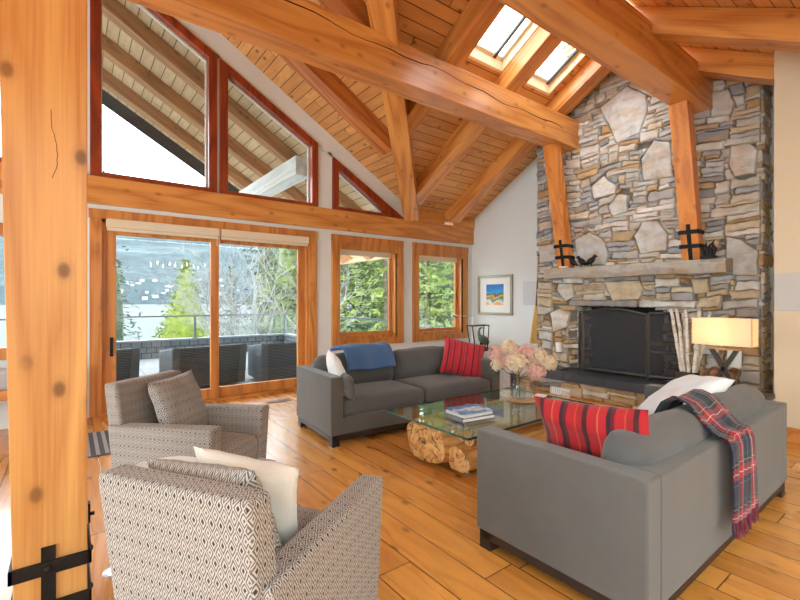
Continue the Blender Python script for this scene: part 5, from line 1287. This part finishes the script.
for i, (px, dep, H, Rb, m_, lab) in enumerate([(345, 19, 15, 3.4, lf_pine, 'tall pale green pine seen through the picture window beside the door'), (385, 17, 14, 3.0, lf_pine, 'loose pine at the right of the picture window beside the door'), (325, 26, 18, 4.0, lf_dark, 'darker pine farther back behind the picture window'), (425, 18, 15, 3.0, lf_pine, 'pale pine seen at the left of the far corner window'), (458, 20, 15, 3.2, lf_pine, 'pine at the right of the far corner window'), (370, 30, 20, 4.5, lf_dark, 'tall dark evergreen standing behind the window pines'), (440, 30, 20, 4.5, lf_dark, 'dark evergreen beyond the far corner window'), (290, 27, 15, 3.0, lf_pine, 'pine standing behind the bare white birch'), (268, 36, 17, 3.2, lf_dark, 'distant evergreen left of the bare birch crown'), (500, 24, 16, 4, lf_dark, 'evergreen beyond the fireplace wall')]):
    x, y = P(px, dep); conifer(lab, 'pine_tree', x, y, -5, H, Rb, m_, 10+i, core=.35 if dep > 24 else 0, leaf=.30 if dep < 24 else .42, droop=.15, shape=.55, levels=34, per=11, dens=1.1)
def bare(label, x, y, z0, H, seed, n0=5, mat=None):
    t = thing('bare_tree', label, 'tree', (x, y, z0), 0, 'trees beyond the deck'); rng = random.Random(seed)
    tr = MB(); br = MB()
    def grow(mb, p, d, L, r, lv):
        pts = [p]; q = p.copy(); dd = d.copy()
        for k in range(4): dd = (dd+Vector((rng.gauss(0, .13), rng.gauss(0, .13), .05+rng.gauss(0, .08)))).normalized(); q = q+dd*L/4; pts.append(q.copy())
        mb.tube(pts, [r*(1-.16*k) for k in range(5)], 5 if lv < 2 else 3, cap=False)
        if lv >= 4: return
        for k in range([5, 5, 5, 4][lv]):
            i = rng.choice([1, 2, 3, 4, 4]); ax = dd.orthogonal().normalized(); ax.rotate(Matrix.Rotation(rng.uniform(0, 6.28), 3, dd)); nd = (dd*math.cos(.6)+ax*math.sin(rng.uniform(.4, .9))).normalized()
            grow(br, pts[i], nd, L*rng.uniform(.42, .62), r*.5, lv+1)
    for k in range(n0):
        a = rng.uniform(0, 6.28); grow(tr, Vector((math.cos(a)*.2, math.sin(a)*.2, 0)), Vector((math.cos(a)*.11, math.sin(a)*.11, 1)).normalized(), H*.45, .05*H/9, 0)
    tr.build('trunk', mat or m_bare, t); br.build('branches', mat or m_bare, t)
x, y = P(274, 15); bare('pale bare-branched tree filling the right door panel', x, y, -4.2, 9.6, 5, 6)
x, y = P(246, 21); bare('pale bare tree right of the meeting stiles of the door', x, y, -4.8, 9, 6, 3)
x, y = P(446, 15); bare('pale bare shrub below the far corner window', x, y, -4.2, 6.4, 9, 3)
for i, (px, dep) in enumerate([(125, 62), (142, 60), (160, 66), (205, 58), (228, 60)]):
    x, y = P(px, dep); bare('bare greyish shoreline shrub, number %s along the lake edge' % ['first', 'second', 'third', 'fourth', 'fifth'][i] if False else ['bare shoreline shrub beside the spruce', 'bare shoreline shrub right of the spruce', 'bare shoreline shrub between spruce and cedar', 'bare shoreline shrub just behind the cedar', 'bare shoreline shrub right of the cedar'][i], x, y, -10.5, 6.5, 30+i, 3, plain('shrub_bark_%d' % i, sr(150, 140, 128), .9) if False else (bpy.data.materials.get('shrub_bark') or plain('shrub_bark', sr(84, 78, 72), .9)))
